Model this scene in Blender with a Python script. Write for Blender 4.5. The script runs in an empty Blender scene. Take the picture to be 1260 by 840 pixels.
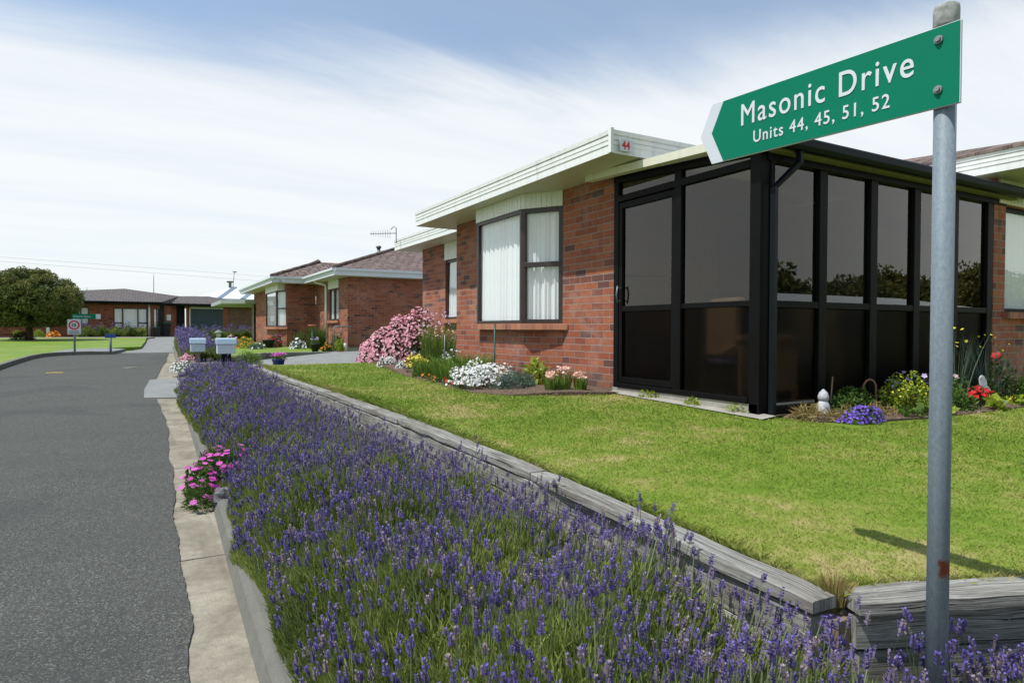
import bpy, math, random
import numpy as np
from mathutils import Vector, Matrix
random.seed(7); rng = np.random.default_rng(11)
sc = bpy.context.scene
col = sc.collection
R = math.radians

# ------------------------------------------------------------------ camera
EYE = 1.40
cam_d = bpy.data.cameras.new('camera'); cam = bpy.data.objects.new('camera', cam_d); col.objects.link(cam)
cam_d.sensor_width = 36.0; cam_d.lens = 793.08/1260*36.0
cam_d.clip_start = 0.05; cam_d.clip_end = 2500
_y, _p, _r = R(29.504), R(-1.123), R(0.137)
fw = Vector((math.sin(_y)*math.cos(_p), math.cos(_y)*math.cos(_p), math.sin(_p)))
rt = Vector((math.cos(_y), -math.sin(_y), 0)); up = rt.cross(fw)
r2 = rt*math.cos(_r) + up*math.sin(_r); u2 = -rt*math.sin(_r) + up*math.cos(_r)
M = Matrix((r2, u2, -fw)).transposed().to_4x4(); M.translation = Vector((0, 0, EYE))
cam.matrix_world = M
sc.camera = cam

# ------------------------------------------------------------------ sky, sun, exposure
SUN_EL, SUN_FROM = 62.0, Vector((-math.cos(R(6)), math.sin(R(6)), 0))   # high sun, from the street side and a little ahead
w = bpy.data.worlds.new('World'); sc.world = w; w.use_nodes = True
nt = w.node_tree; nt.nodes.clear()
def wn(t, **k):
    n = nt.nodes.new(t)
    for a, b in k.items(): setattr(n, a, b)
    return n
wo = wn('ShaderNodeOutputWorld'); bg = wn('ShaderNodeBackground'); bg.inputs[1].default_value = 0.10
sky = wn('ShaderNodeTexSky', sky_type='NISHITA', sun_disc=False)
sky.sun_elevation = R(SUN_EL); sky.sun_rotation = math.atan2(SUN_FROM.x, SUN_FROM.y); sky.air_density = 1.0; sky.dust_density = 1.2; sky.ozone_density = 1.2
tc = wn('ShaderNodeTexCoord'); sp = wn('ShaderNodeSeparateXYZ'); nt.links.new(tc.outputs['Generated'], sp.inputs[0])
def mth(op, a, b=None, c=None, clamp=False):
    n = wn('ShaderNodeMath', operation=op, use_clamp=clamp)
    for i, v in enumerate((a, b, c)):
        if v is None: continue
        if isinstance(v, (int, float)): n.inputs[i].default_value = v
        else: nt.links.new(v, n.inputs[i])
    return n.outputs[0]
zz = mth('MAXIMUM', sp.outputs[2], 0.03)
px_ = mth('DIVIDE', sp.outputs[0], mth('ADD', zz, 0.12)); py_ = mth('DIVIDE', sp.outputs[1], mth('ADD', zz, 0.12))
cx = wn('ShaderNodeCombineXYZ'); nt.links.new(px_, cx.inputs[0]); nt.links.new(py_, cx.inputs[1])
mp = wn('ShaderNodeMapping'); mp.inputs['Rotation'].default_value = (0, 0, R(35)); mp.inputs['Scale'].default_value = (0.5, 1.5, 1); nt.links.new(cx.outputs[0], mp.inputs[0])
n1 = wn('ShaderNodeTexNoise'); n1.inputs['Scale'].default_value = 0.75; n1.inputs['Detail'].default_value = 8; n1.inputs['Roughness'].default_value = 0.56; n1.inputs['Distortion'].default_value = 0.5
nt.links.new(mp.outputs[0], n1.inputs['Vector'])
# cloud bank: solid low down, breaking into blue higher up
amt = mth('ADD', mth('MULTIPLY', mth('SUBTRACT', 0.375, sp.outputs[2]), 8.0), mth('MULTIPLY', mth('SUBTRACT', n1.outputs[0], 0.5), 2.6))
amt = mth('ADD', amt, 0.50, clamp=True)
ss = wn('ShaderNodeMapRange', interpolation_type='SMOOTHSTEP'); nt.links.new(amt, ss.inputs[0])
ss.inputs['To Min'].default_value = 0.25; ss.inputs['To Max'].default_value = 0.93
# streaks within the bank let some blue through
n2 = wn('ShaderNodeTexNoise'); n2.inputs['Scale'].default_value = 1.6; n2.inputs['Detail'].default_value = 6; n2.inputs['Roughness'].default_value = 0.6
mp2 = wn('ShaderNodeMapping'); mp2.inputs['Scale'].default_value = (0.35, 1.9, 1); mp2.inputs['Rotation'].default_value = (0, 0, R(60)); nt.links.new(cx.outputs[0], mp2.inputs[0]); nt.links.new(mp2.outputs[0], n2.inputs['Vector'])
st = wn('ShaderNodeMapRange'); nt.links.new(n2.outputs[0], st.inputs[0]); st.inputs[1].default_value = 0.35; st.inputs[2].default_value = 0.6; st.inputs[3].default_value = 0.88; st.inputs[4].default_value = 1.0
cf = mth('MULTIPLY', ss.outputs[0], st.outputs[0])
mix = wn('ShaderNodeMix', data_type='RGBA'); nt.links.new(cf, mix.inputs[0])
vm = wn('ShaderNodeVectorMath', operation='MULTIPLY'); nt.links.new(sky.outputs[0], vm.inputs[0]); vm.inputs[1].default_value = (1.0, 1.42, 1.62); nt.links.new(vm.outputs[0], mix.inputs[6])
mix.inputs[7].default_value = (9.7, 9.95, 9.95, 1)
nt.links.new(mix.outputs[2], bg.inputs[0]); nt.links.new(bg.outputs[0], wo.inputs[0])

sl = bpy.data.lights.new('sun', 'SUN'); sl.energy = 4.9; sl.angle = R(0.55); sl.color = (1.0, 0.975, 0.93)
so = bpy.data.objects.new('sun', sl); col.objects.link(so); so.location = (0, 0, 40)
to_sun = (SUN_FROM*math.cos(R(SUN_EL)) + Vector((0, 0, math.sin(R(SUN_EL))))).normalized()
so.rotation_euler = (-to_sun).to_track_quat('-Z', 'Y').to_euler()
sc.view_settings.view_transform = 'Standard'; sc.view_settings.look = 'None'; sc.view_settings.gamma = 1.0
sc.view_settings.exposure = 0.0; sc.view_settings.use_curve_mapping = False

# ------------------------------------------------------------------ materials
MATS = {}
class NT:
    def __init__(s, name):
        s.m = bpy.data.materials.new(name); s.m.use_nodes = True; s.t = s.m.node_tree; s.t.nodes.clear()
        s.out = s.t.nodes.new('ShaderNodeOutputMaterial'); MATS[name] = s.m
    def n(s, t, ins=None, **k):
        n = s.t.nodes.new(t)
        for a, b in k.items(): setattr(n, a, b)
        for a, b in (ins or {}).items(): s.set(n.inputs[a], b)
        return n
    def set(s, sock, v):
        if isinstance(v, bpy.types.NodeSocket): s.t.links.new(v, sock)
        else:
            if isinstance(v, tuple) and len(v) == 3 and sock.type == 'RGBA': v = (*v, 1)
            sock.default_value = v
    def noise(s, vec, scale, detail=4, rough=.5, dist=0):
        return s.n('ShaderNodeTexNoise', {'Vector': vec, 'Scale': scale, 'Detail': detail, 'Roughness': rough, 'Distortion': dist}).outputs[0]
    def mapr(s, v, a, b, c=0., d=1.):
        return s.n('ShaderNodeMapRange', {0: v, 1: a, 2: b, 3: c, 4: d}).outputs[0]
    def mixc(s, f, a, b, bt='MIX'):
        n = s.n('ShaderNodeMix', {0: f, 6: a, 7: b}, data_type='RGBA', blend_type=bt); return n.outputs[2]
    def math(s, op, a, b=0., c=0.):
        return s.n('ShaderNodeMath', {0: a, 1: b, 2: c}, operation=op).outputs[0]
    def ramp(s, f, stops):
        n = s.n('ShaderNodeValToRGB', {0: f}); e = n.color_ramp.elements
        while len(e) < len(stops): e.new(0.5)
        for i, (p, c) in enumerate(stops): e[i].position = p; e[i].color = (*c, 1)
        return n.outputs[0]
    def pos(s): return s.n('ShaderNodeNewGeometry').outputs['Position']
    def uv(s): return s.n('ShaderNodeUVMap').outputs[0]
    def obj(s): return s.n('ShaderNodeTexCoord').outputs['Object']
    def mapping(s, v, sc=(1, 1, 1), rot=(0, 0, 0), loc=(0, 0, 0)):
        return s.n('ShaderNodeMapping', {'Vector': v, 'Scale': sc, 'Rotation': rot, 'Location': loc}).outputs[0]
    def bump(s, h, strength=.5, dist=.01):
        return s.n('ShaderNodeBump', {'Height': h, 'Strength': strength, 'Distance': dist}).outputs[0]
    def pbr(s, colr, rough=.7, bump=None, metal=0., spec=.5, **k):
        i = {'Base Color': colr, 'Roughness': rough, 'Metallic': metal, 'Specular IOR Level': spec}
        if bump is not None: i['Normal'] = bump
        i.update(k)
        b = s.n('ShaderNodeBsdfPrincipled', i); s.t.links.new(b.outputs[0], s.out.inputs[0]); return s.m

def simple(name, c, rough=.6, metal=0., var=.12, scale=8., bump=0., spec=.4):
    m = NT(name); p = m.obj(); n = m.noise(p, scale, 5, .6)
    c2 = tuple(x*(1-var) for x in c); c3 = tuple(min(1, x*(1+var)) for x in c)
    colr = m.mixc(m.mapr(n, .3, .7), c2, c3)
    return m.pbr(colr, rough, m.bump(n, bump, .01) if bump else None, metal, spec)

def brick_mat(name, stops, mortar=(.33, .30, .265), efflo=0.36):
    m = NT(name); uv = m.uv()
    kw = {'Scale': 1.0, 'Mortar Size': .0055, 'Mortar Smooth': .25, 'Brick Width': .24, 'Row Height': .086, 'Bias': 0.}
    b = m.n('ShaderNodeTexBrick', {'Vector': uv, 'Color1': (0, 0, 0), 'Color2': (1, 1, 1), 'Mortar': (0, 0, 0), **kw}, offset=.5)
    cc = m.ramp(b.outputs[0], stops)
    p = m.mapping(uv, (1, 1, 1)); n = m.noise(p, 22, 6, .65); cc = m.mixc(m.mapr(n, .3, .75, 0, .45), cc, m.mixc(.5, cc, (.10, .045, .03)))
    # drifts of efflorescence, patchy over several bricks
    e = m.noise(uv, 1.3, 3, .6); e2 = m.noise(uv, 9, 5, .7); ee = m.math('MULTIPLY', m.mapr(e, .48, .68), m.mapr(e2, .4, .7))
    cc = m.mixc(m.math('MULTIPLY', ee, efflo), cc, (.55, .46, .42))
    cc = m.mixc(b.outputs['Fac'], cc, m.mixc(m.mapr(n, .3, .7), mortar, tuple(x*.7 for x in mortar)))
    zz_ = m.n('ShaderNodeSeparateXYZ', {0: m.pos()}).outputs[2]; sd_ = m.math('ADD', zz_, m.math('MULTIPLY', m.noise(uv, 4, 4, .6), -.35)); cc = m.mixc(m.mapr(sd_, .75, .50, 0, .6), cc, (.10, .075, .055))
    run = m.noise(m.mapping(uv, (7, .5, 1)), 1.0, 4, .6); cc = m.mixc(m.mapr(run, .56, .8, 0, .4), cc, (.09, .055, .045))
    h = m.math('SUBTRACT', m.math('MULTIPLY', n, .25), b.outputs['Fac'])
    return m.pbr(cc, .85, m.bump(h, 1., .012), spec=.25)
RED = [(0, (.11, .05, .042)), (.07, (.14, .06, .048)), (.11, (.23, .066, .038)), (.45, (.31, .092, .046)), (.8, (.37, .125, .064)), (1, (.25, .085, .055))]
brick_mat('brick', RED)
brick_mat('brick_far', [(0, (.12, .045, .03)), (.2, (.26, .085, .045)), (1, (.33, .11, .06))], (.2, .13, .1), .1)
brick_mat('brick_brown', [(0, (.12, .07, .05)), (1, (.21, .12, .08))], (.14, .10, .08), .1)
brick_mat('brick_pale', [(0, (.25, .16, .13)), (1, (.42, .30, .25))], (.3, .26, .22), .4)

def sill_mat():
    m = NT('sill_brick'); uv = m.uv()
    b = m.n('ShaderNodeTexBrick', {'Vector': uv, 'Color1': (0, 0, 0), 'Color2': (1, 1, 1), 'Mortar': (0, 0, 0), 'Scale': 1., 'Mortar Size': .005, 'Brick Width': .086, 'Row Height': .5, 'Bias': 0.}, offset=0.)
    cc = m.ramp(b.outputs[0], [(0, (.12, .055, .045)), (.15, (.27, .11, .07)), (.6, (.42, .17, .09)), (1, (.36, .16, .10))])
    cc = m.mixc(b.outputs['Fac'], cc, (.3, .24, .2)); n = m.noise(uv, 30, 4)
    return m.pbr(cc, .8, m.bump(m.math('SUBTRACT', m.math('MULTIPLY', n, .2), b.outputs['Fac']), .6, .005), spec=.25)
sill_mat()
def white_mat(name, c, grime=.25):
    m = NT(name); p = m.pos(); n = m.noise(p, 2.5, 5, .6); st = m.noise(m.mapping(p, (9, 9, .8)), 1.5, 4, .6)
    cc = m.mixc(m.math('MULTIPLY', m.mapr(st, .48, .72), grime), c, tuple(x*.6 for x in c))
    cc = m.mixc(m.mapr(n, .3, .7, 0, .10), cc, tuple(x*.8 for x in c))
    return m.pbr(cc, .45, m.bump(n, .08, .01), spec=.4)
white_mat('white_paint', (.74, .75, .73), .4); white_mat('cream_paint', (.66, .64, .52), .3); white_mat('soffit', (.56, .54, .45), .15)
simple('lining_olive', (.16, .15, .07), .8); white_mat('grey_fascia', (.62, .66, .70), .15)
simple('black_frame', (.0055, .005, .0055), .45, var=.2, scale=4, spec=.09); simple('brown_frame', (.035, .024, .022), .35, var=.2, scale=4)
simple('gutter_black', (.006, .008, .011), .45, var=.2, scale=3, spec=.12)
simple('dark_inside', (.03, .03, .032), .9); simple('inside_wall', (.14, .13, .12), .9); simple('inside_floor', (.10, .08, .06), .8)
simple('rubber', (.012, .012, .012), .7); simple('white_plastic', (.75, .76, .77), .4, var=.04)
simple('green_metal', (.02, .10, .07), .5); simple('garage_door', (.030, .055, .075), .5, var=.15, scale=2)
simple('steel_dark', (.16, .17, .17), .45, .6)

def asphalt():
    m = NT('asphalt'); p = m.pos()
    ck = m.n('ShaderNodeTexVoronoi', {'Vector': m.n('ShaderNodeVectorMath', {0: p, 1: m.n('ShaderNodeCombineXYZ', {0: m.math('MULTIPLY', m.noise(p, 1.7, 5, .7), .9), 1: m.math('MULTIPLY', m.noise(p, 1.3, 5, .7), 1.2)}).outputs[0]}, operation='ADD').outputs[0], 'Scale': .33}, feature='DISTANCE_TO_EDGE').outputs['Distance']
    n1 = m.noise(p, 240, 3, .7); n2 = m.noise(p, 60, 4, .6); n3 = m.noise(m.mapping(p, (1.0, .35, 1)), .9, 5, .6); n4 = m.noise(m.mapping(p, (.25, 1.6, 1)), .8, 4, .6)
    v = m.n('ShaderNodeTexVoronoi', {'Vector': p, 'Scale': 165.}).outputs['Color']
    ch = m.n('ShaderNodeSeparateColor', {0: v}).outputs[0]
    c = m.ramp(ch, [(0, (.018, .018, .0165)), (.45, (.054, .054, .047)), (.85, (.105, .108, .095)), (1, (.27, .27, .24))])
    c = m.mixc(m.mapr(n3, .3, .75, 0, .6), c, (.080, .081, .069)); c = m.mixc(m.mapr(n4, .45, .75, 0, .4), c, (.052, .053, .050))
    c = m.mixc(m.math('MULTIPLY', m.mapr(ck, .004, .001), m.mapr(m.noise(p, .5, 3), .55, .62, 0, .6)), c, (.03, .03, .028))
    c = m.mixc(m.mapr(m.noise(p, .35, 3, .5, 1.), .57, .60, 0, .35), c, (.042, .044, .042))
    sp_ = m.math('MULTIPLY', m.mapr(m.noise(p, 26, 3, .6), .66, .70), m.mapr(m.noise(p, 1.1, 2), .52, .60))
    c = m.mixc(m.math('MULTIPLY', sp_, .6), c, (.26, .27, .25))
    return m.pbr(c, .88, m.bump(m.math('ADD', n1, m.math('MULTIPLY', ch, .8)), .7, .004), spec=.3)
asphalt()
def concrete(name, c, spk=.5):
    m = NT(name); p = m.pos(); n1 = m.noise(p, 150, 3, .7); n2 = m.noise(p, 3, 6, .65); n3 = m.noise(p, 14, 5, .6)
    cc = m.mixc(m.mapr(n2, .3, .72), tuple(x*.68 for x in c), c)
    cc = m.mixc(m.mapr(n3, .5, .75, 0, .5), cc, tuple(x*.55 for x in c))
    cc = m.mixc(m.mapr(n1, .45, .7, 0, spk), cc, tuple(x*.5 for x in c))
    return m.pbr(cc, .9, m.bump(m.math('ADD', n1, n3), .5, .004), spec=.25)
concrete('concrete_channel_base', (.33, .31, .255), .7)
def channelm():
    m = NT('concrete_channel'); p = m.pos(); n1 = m.noise(p, 150, 3, .7); n2 = m.noise(p, 2.2, 6, .68, .4); n3 = m.noise(p, 14, 5, .65); s = m.n('ShaderNodeSeparateXYZ', {0: p})
    c = m.mixc(m.mapr(n2, .35, .62), (.17, .15, .11), (.345, .31, .24)); c = m.mixc(m.mapr(n3, .48, .72, 0, .6), c, (.15, .14, .11)); c = m.mixc(m.mapr(n1, .45, .7, 0, .6), c, (.14, .13, .105))
    j = m.math('ABSOLUTE', m.math('SUBTRACT', m.math('FRACT', m.math('DIVIDE', m.math('ADD', s.outputs[1], m.math('MULTIPLY', n3, .02)), 2.9)), .5)); c = m.mixc(m.mapr(j, .0045, .002), c, (.05, .045, .035))
    w_ = m.mapr(m.noise(m.mapping(p, (6, .35, 1)), 1., 4, .6), .55, .72, 0, .55); c = m.mixc(w_, c, (.12, .105, .08))
    return m.pbr(c, .92, m.bump(m.math('ADD', n1, n3), .6, .004), spec=.2)
channelm(); concrete('concrete_kerb', (.19, .185, .16), .7); concrete('concrete_drive', (.26, .262, .25), .35); concrete('concrete_plinth', (.38, .36, .31))
concrete('gravel', (.26, .27, .27), .9)
def timber():
    m = NT('weathered_timber'); uv = m.uv(); g = m.mapping(uv, (3.2, 120, 1)); n = m.noise(g, 1.0, 8, .72, 1.2)
    g2 = m.mapping(uv, (2.5, 26, 1)); n2 = m.noise(g2, 1.0, 6, .65); n3 = m.noise(uv, 2.2, 4, .6)
    c = m.ramp(n, [(.32, (.03, .027, .023)), (.42, (.15, .145, .13)), (.54, (.32, .315, .285)), (.72, (.52, .51, .47))])
    c = m.mixc(m.mapr(n2, .52, .75, 0, .75), c, (.09, .082, .07)); c = m.mixc(m.mapr(n3, .42, .68, 0, .6), c, (.13, .105, .085))
    crk = m.noise(m.mapping(uv, (1.1, 60, 1)), 1., 3, .5, 1.5); c = m.mixc(m.mapr(crk, .64, .67, 0, .9), c, (.018, .016, .013))
    lich = m.mapr(m.noise(uv, 38, 4, .7), .62, .70); c = m.mixc(m.math('MULTIPLY', lich, .5), c, (.5, .52, .44))
    return m.pbr(c, .9, m.bump(m.math('ADD', n, m.math('MULTIPLY', n2, .6)), .9, .006), spec=.2)
timber()
def grass(name, straw=.5):
    m = NT(name); p = m.pos(); n = m.noise(p, .9, 5, .62); n2 = m.noise(p, 5.5, 5, .7); n3 = m.noise(p, 70, 3, .7)
    f = m.math('ADD', m.math('MULTIPLY', n, .62), m.math('MULTIPLY', n2, .38))
    sx_ = m.n('ShaderNodeSeparateXYZ', {0: p}); f = m.math('ADD', f, m.math('MULTIPLY', m.mapr(sx_.outputs[1], 3.4, 1.6, 0, .05), m.mapr(sx_.outputs[0], 4.5, 3.0)))
    c = m.ramp(f, [(.36, (.125, .215, .018)), (.47, (.18, .275, .028)), (.545, (.27, .31, .060)), (.62, (.46, .39, .17))])
    if straw < .4: c = m.mixc(.6, c, (.11, .185, .022))
    at = m.n('ShaderNodeAttribute', attribute_name='tint').outputs['Fac']
    c = m.mixc(m.math('MULTIPLY', at, .40), c, (.44, .40, .15)) if straw >= .4 else m.mixc(m.math('MULTIPLY', at, .25), c, (.25, .26, .09))
    c = m.mixc(m.mapr(n3, .35, .7, 0, .15), c, (.09, .13, .02))
    d = m.n('ShaderNodeBsdfPrincipled', {'Base Color': c, 'Roughness': .7, 'Specular IOR Level': .2}); t = m.n('ShaderNodeBsdfTranslucent', {'Color': c}); x = m.n('ShaderNodeMixShader', {0: .25 if straw >= .4 else 0., 1: d.outputs[0], 2: t.outputs[0]}); m.t.links.new(x.outputs[0], m.out.inputs[0]); return m.m
grass('lawn_grass'); grass('green_lawn', .2)
def soil(name, a, b):
    m = NT(name); p = m.pos(); v = m.n('ShaderNodeTexVoronoi', {'Vector': p, 'Scale': 45.}); n = m.noise(p, 30, 4, .7)
    c = m.mixc(m.mapr(n, .3, .7), a, b); return m.pbr(c, .95, m.bump(m.math('ADD', v.outputs['Distance'], n), 1., .02), spec=.1)
soil('bark_mulch', (.07, .045, .032), (.24, .17, .13)); soil('bed_soil', (.05, .038, .028), (.13, .10, .075))
def leafm(name, a, b, trans=.35, rough=.55, third=None):
    m = NT(name); at = m.n('ShaderNodeAttribute', attribute_name='tint').outputs['Fac']
    st = [(0, a), (1, b)] if third is None else [(0, a), (.75, b), (1, third)]
    c = m.ramp(at, st)
    d = m.n('ShaderNodeBsdfPrincipled', {'Base Color': c, 'Roughness': rough, 'Specular IOR Level': .3})
    t = m.n('ShaderNodeBsdfTranslucent', {'Color': c}); x = m.n('ShaderNodeMixShader', {0: trans, 1: d.outputs[0], 2: t.outputs[0]})
    m.t.links.new(x.outputs[0], m.out.inputs[0]); return m.m
leafm('leaf_green', (.03, .075, .012), (.11, .19, .03)); leafm('leaf_dark', (.018, .040, .010), (.07, .11, .025)); leafm('leaf_strap', (.06, .13, .02), (.21, .32, .05))
leafm('leaf_lime', (.13, .22, .02), (.36, .42, .04)); leafm('leaf_blue', (.05, .095, .065), (.16, .22, .17)); leafm('leaf_tree', (.035, .062, .012), (.17, .19, .045), .25, third=(.30, .22, .09))
leafm('leaf_dry', (.14, .13, .03), (.42, .30, .12)); leafm('leaf_lavender', (.10, .145, .030), (.38, .43, .11), .45); leafm('lavender_stem', (.13, .16, .075), (.27, .31, .17))
leafm('lavender_flower', (.075, .055, .21), (.20, .155, .50), .3, third=(.36, .29, .24)); leafm('lavender_calyx', (.14, .11, .13), (.24, .20, .23), .2)
leafm('petal_pink', (.62, .20, .30), (.80, .52, .55), .3); leafm('petal_white', (.68, .68, .66), (.86, .86, .84), .3); leafm('petal_yellow', (.75, .60, .04), (.86, .80, .10), .3)
leafm('petal_orange', (.75, .18, .01), (.85, .36, .02), .3); leafm('petal_red', (.42, .008, .012), (.72, .03, .03), .3); leafm('petal_magenta', (.45, .03, .30), (.70, .16, .55), .3)
leafm('petal_purple', (.12, .06, .45), (.30, .18, .75), .3); leafm('petal_lilac', (.45, .30, .55), (.70, .58, .78), .3); leafm('petal_peach', (.72, .40, .30), (.85, .60, .50), .3)
def barkm():
    m = NT('bark'); p = m.mapping(m.pos(), (1, 1, .3)); n = m.noise(p, 18, 6, .7)
    return m.pbr(m.mixc(n, (.03, .022, .016), (.12, .09, .065)), .95, m.bump(n, 1, .03), spec=.1)
barkm()
def tilem(name, a, b):
    m = NT(name); uv = m.uv()
    br = m.n('ShaderNodeTexBrick', {'Vector': uv, 'Color1': a, 'Color2': b, 'Mortar': tuple(x*.25 for x in a), 'Scale': 1., 'Mortar Size': .03, 'Brick Width': .33, 'Row Height': .33, 'Bias': -.2, 'Mortar Smooth': .6}, offset=.5)
    n = m.noise(uv, 6, 5, .7); c = m.mixc(m.mapr(n, .4, .7, 0, .6), br.outputs[0], tuple(x*1.9 for x in b))
    return m.pbr(c, .85, m.bump(m.math('SUBTRACT', n, br.outputs['Fac']), .8, .03), spec=.25)
tilem('roof_tiles', (.085, .058, .050), (.17, .125, .11)); tilem('roof_far', (.085, .075, .07), (.115, .10, .095))
def galv():
    m = NT('galvanised_steel'); p = m.obj(); v = m.n('ShaderNodeTexVoronoi', {'Vector': m.mapping(p, (1, 1, .5)), 'Scale': 190.}).outputs['Color']
    n = m.noise(p, 320, 3, .7); st = m.noise(m.mapping(p, (40, 40, 1.2)), 1.2, 5, .6)
    c = m.mixc(m.mapr(n, .3, .7), (.11, .145, .17), (.18, .22, .25)); c = m.mixc(m.mapr(st, .45, .7, 0, .5), c, (.24, .275, .295))
    c = m.mixc(m.math('MULTIPLY', m.n('ShaderNodeSeparateColor', {0: v}).outputs[0], .18), c, (.36, .40, .42))
    # one rust scab low on the pole
    s = m.n('ShaderNodeSeparateXYZ', {0: p}); zr = m.math('ABSOLUTE', m.math('SUBTRACT', s.outputs[2], .655)); rr = m.math('ADD', zr, m.math('MULTIPLY', m.noise(p, 45, 5, .75), .045))
    side = m.mapr(m.math('ADD', m.math('SUBTRACT', m.math('MULTIPLY', s.outputs[0], .87), m.math('MULTIPLY', s.outputs[1], .49)), m.math('MULTIPLY', m.noise(p, 40, 3), .014)), -.009, -.003)
    c = m.mixc(m.math('MULTIPLY', m.mapr(rr, .050, .036), side), c, m.mixc(m.noise(p, 90, 3), (.10, .025, .012), (.26, .08, .035)))
    return m.pbr(c, .62, m.bump(n, .2, .002), metal=.1, spec=.3)
galv()
simple('bolt_metal', (.25, .26, .26), .5, .5); simple('sign_green', (.0, .165, .092), .6, var=.04, scale=3, spec=.12); simple('sign_white', (.56, .59, .62), .5, var=.03)
simple('lettering_white', (.60, .63, .65), .5, var=.02); simple('red_paint', (.55, .02, .03), .5, var=.05); simple('sign_back', (.35, .35, .35), .5, .3)
simple('letterbox_blue', (.26, .36, .43), .5, var=.06); simple('post_wood', (.20, .15, .10), .85, var=.3); simple('pot_blue', (.01, .025, .12), .2); simple('pot_black', (.012, .012, .014), .6)
simple('stone_pale', (.42, .43, .44), .9, var=.3, scale=30, bump=.6); simple('rock_dark', (.11, .11, .12), .8, var=.8, scale=25, bump=1.)
simple('roof_white', (.66, .70, .72), .5, var=.05); simple('roof_blue_strip', (.16, .21, .28), .4); simple('canopy_grey', (.34, .37, .34), .6); simple('rust_wire', (.22, .10, .06), .7)
simple('road_yellow', (.55, .36, .06), .8, var=.3, scale=20); simple('road_blue', (.05, .12, .30), .8); simple('chair_wood', (.50, .34, .20), .6); simple('cushion', (.25, .22, .40), .9)
simple('ceramic_white', (.75, .75, .73), .3); simple('sign_blue', (.03, .08, .28), .5); simple('terracotta', (.35, .14, .07), .9); simple('lamp_green', (.12, .17, .13), .5); simple('lamp_pane', (.55, .55, .45), .4)
simple('mesh_teal', (.03, .14, .12), .7); simple('wire', (.25, .27, .28), .6)
def curtainm(name, c):
    m = NT(name); d = m.n('ShaderNodeBsdfDiffuse', {'Color': c}); t = m.n('ShaderNodeBsdfTranslucent', {'Color': c}); x = m.n('ShaderNodeMixShader', {0: .12, 1: d.outputs[0], 2: t.outputs[0]})
    m.t.links.new(x.outputs[0], m.out.inputs[0])
curtainm('net_curtain', (.90, .92, .92)); curtainm('grey_curtain', (.11, .12, .14))
def glassm(name, tint, ior=1.5, rough=0., refl=1.):
    m = NT(name); fc = m.n('ShaderNodeLayerWeight', {'Blend': .5}).outputs['Facing']
    fr = m.math('MULTIPLY', m.math('ADD', m.math('MULTIPLY', m.math('POWER', fc, 4.6), .9), .045), refl)
    t = m.n('ShaderNodeBsdfTransparent', {'Color': tint}); g = m.n('ShaderNodeBsdfGlossy', {'Color': (1, .96, .90) if tint[0] < .5 else (1, 1, 1), 'Roughness': rough})
    x = m.n('ShaderNodeMixShader', {0: fr, 1: t.outputs[0], 2: g.outputs[0]}); m.t.links.new(x.outputs[0], m.out.inputs[0])
glassm('clear_glass', (.97, .98, .98), 1.5, 0., 1.5); glassm('tinted_glass', (.34, .32, .29), 1.5, 0.004, 1.55)
def obscure():
    m = NT('obscured_glass'); p = m.pos(); n = m.noise(m.mapping(p, (1, 1, 3.5)), 70, 3, .5); bm_ = m.bump(n, .5, .004)
    fr = m.math('ADD', m.math('MULTIPLY', m.math('POWER', m.n('ShaderNodeLayerWeight', {'Blend': .5}).outputs['Facing'], 4.6), .6), .03)
    t = m.n('ShaderNodeBsdfRefraction', {'Color': (.21, .19, .18), 'Roughness': .5, 'IOR': 1.12, 'Normal': bm_}); g = m.n('ShaderNodeBsdfGlossy', {'Color': (.55, .55, .55), 'Roughness': .16, 'Normal': bm_})
    x = m.n('ShaderNodeMixShader', {0: m.math('MULTIPLY', fr, .5), 1: t.outputs[0], 2: g.outputs[0]}); m.t.links.new(x.outputs[0], m.out.inputs[0])
obscure()
def roofsheet():
    m = NT('roof_sheet'); d = m.n('ShaderNodeBsdfDiffuse', {'Color': (.55, .55, .5)}); t = m.n('ShaderNodeBsdfTranslucent', {'Color': (.5, .5, .42)}); x = m.n('ShaderNodeMixShader', {0: .35, 1: d.outputs[0], 2: t.outputs[0]})
    m.t.links.new(x.outputs[0], m.out.inputs[0])
roofsheet()

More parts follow.
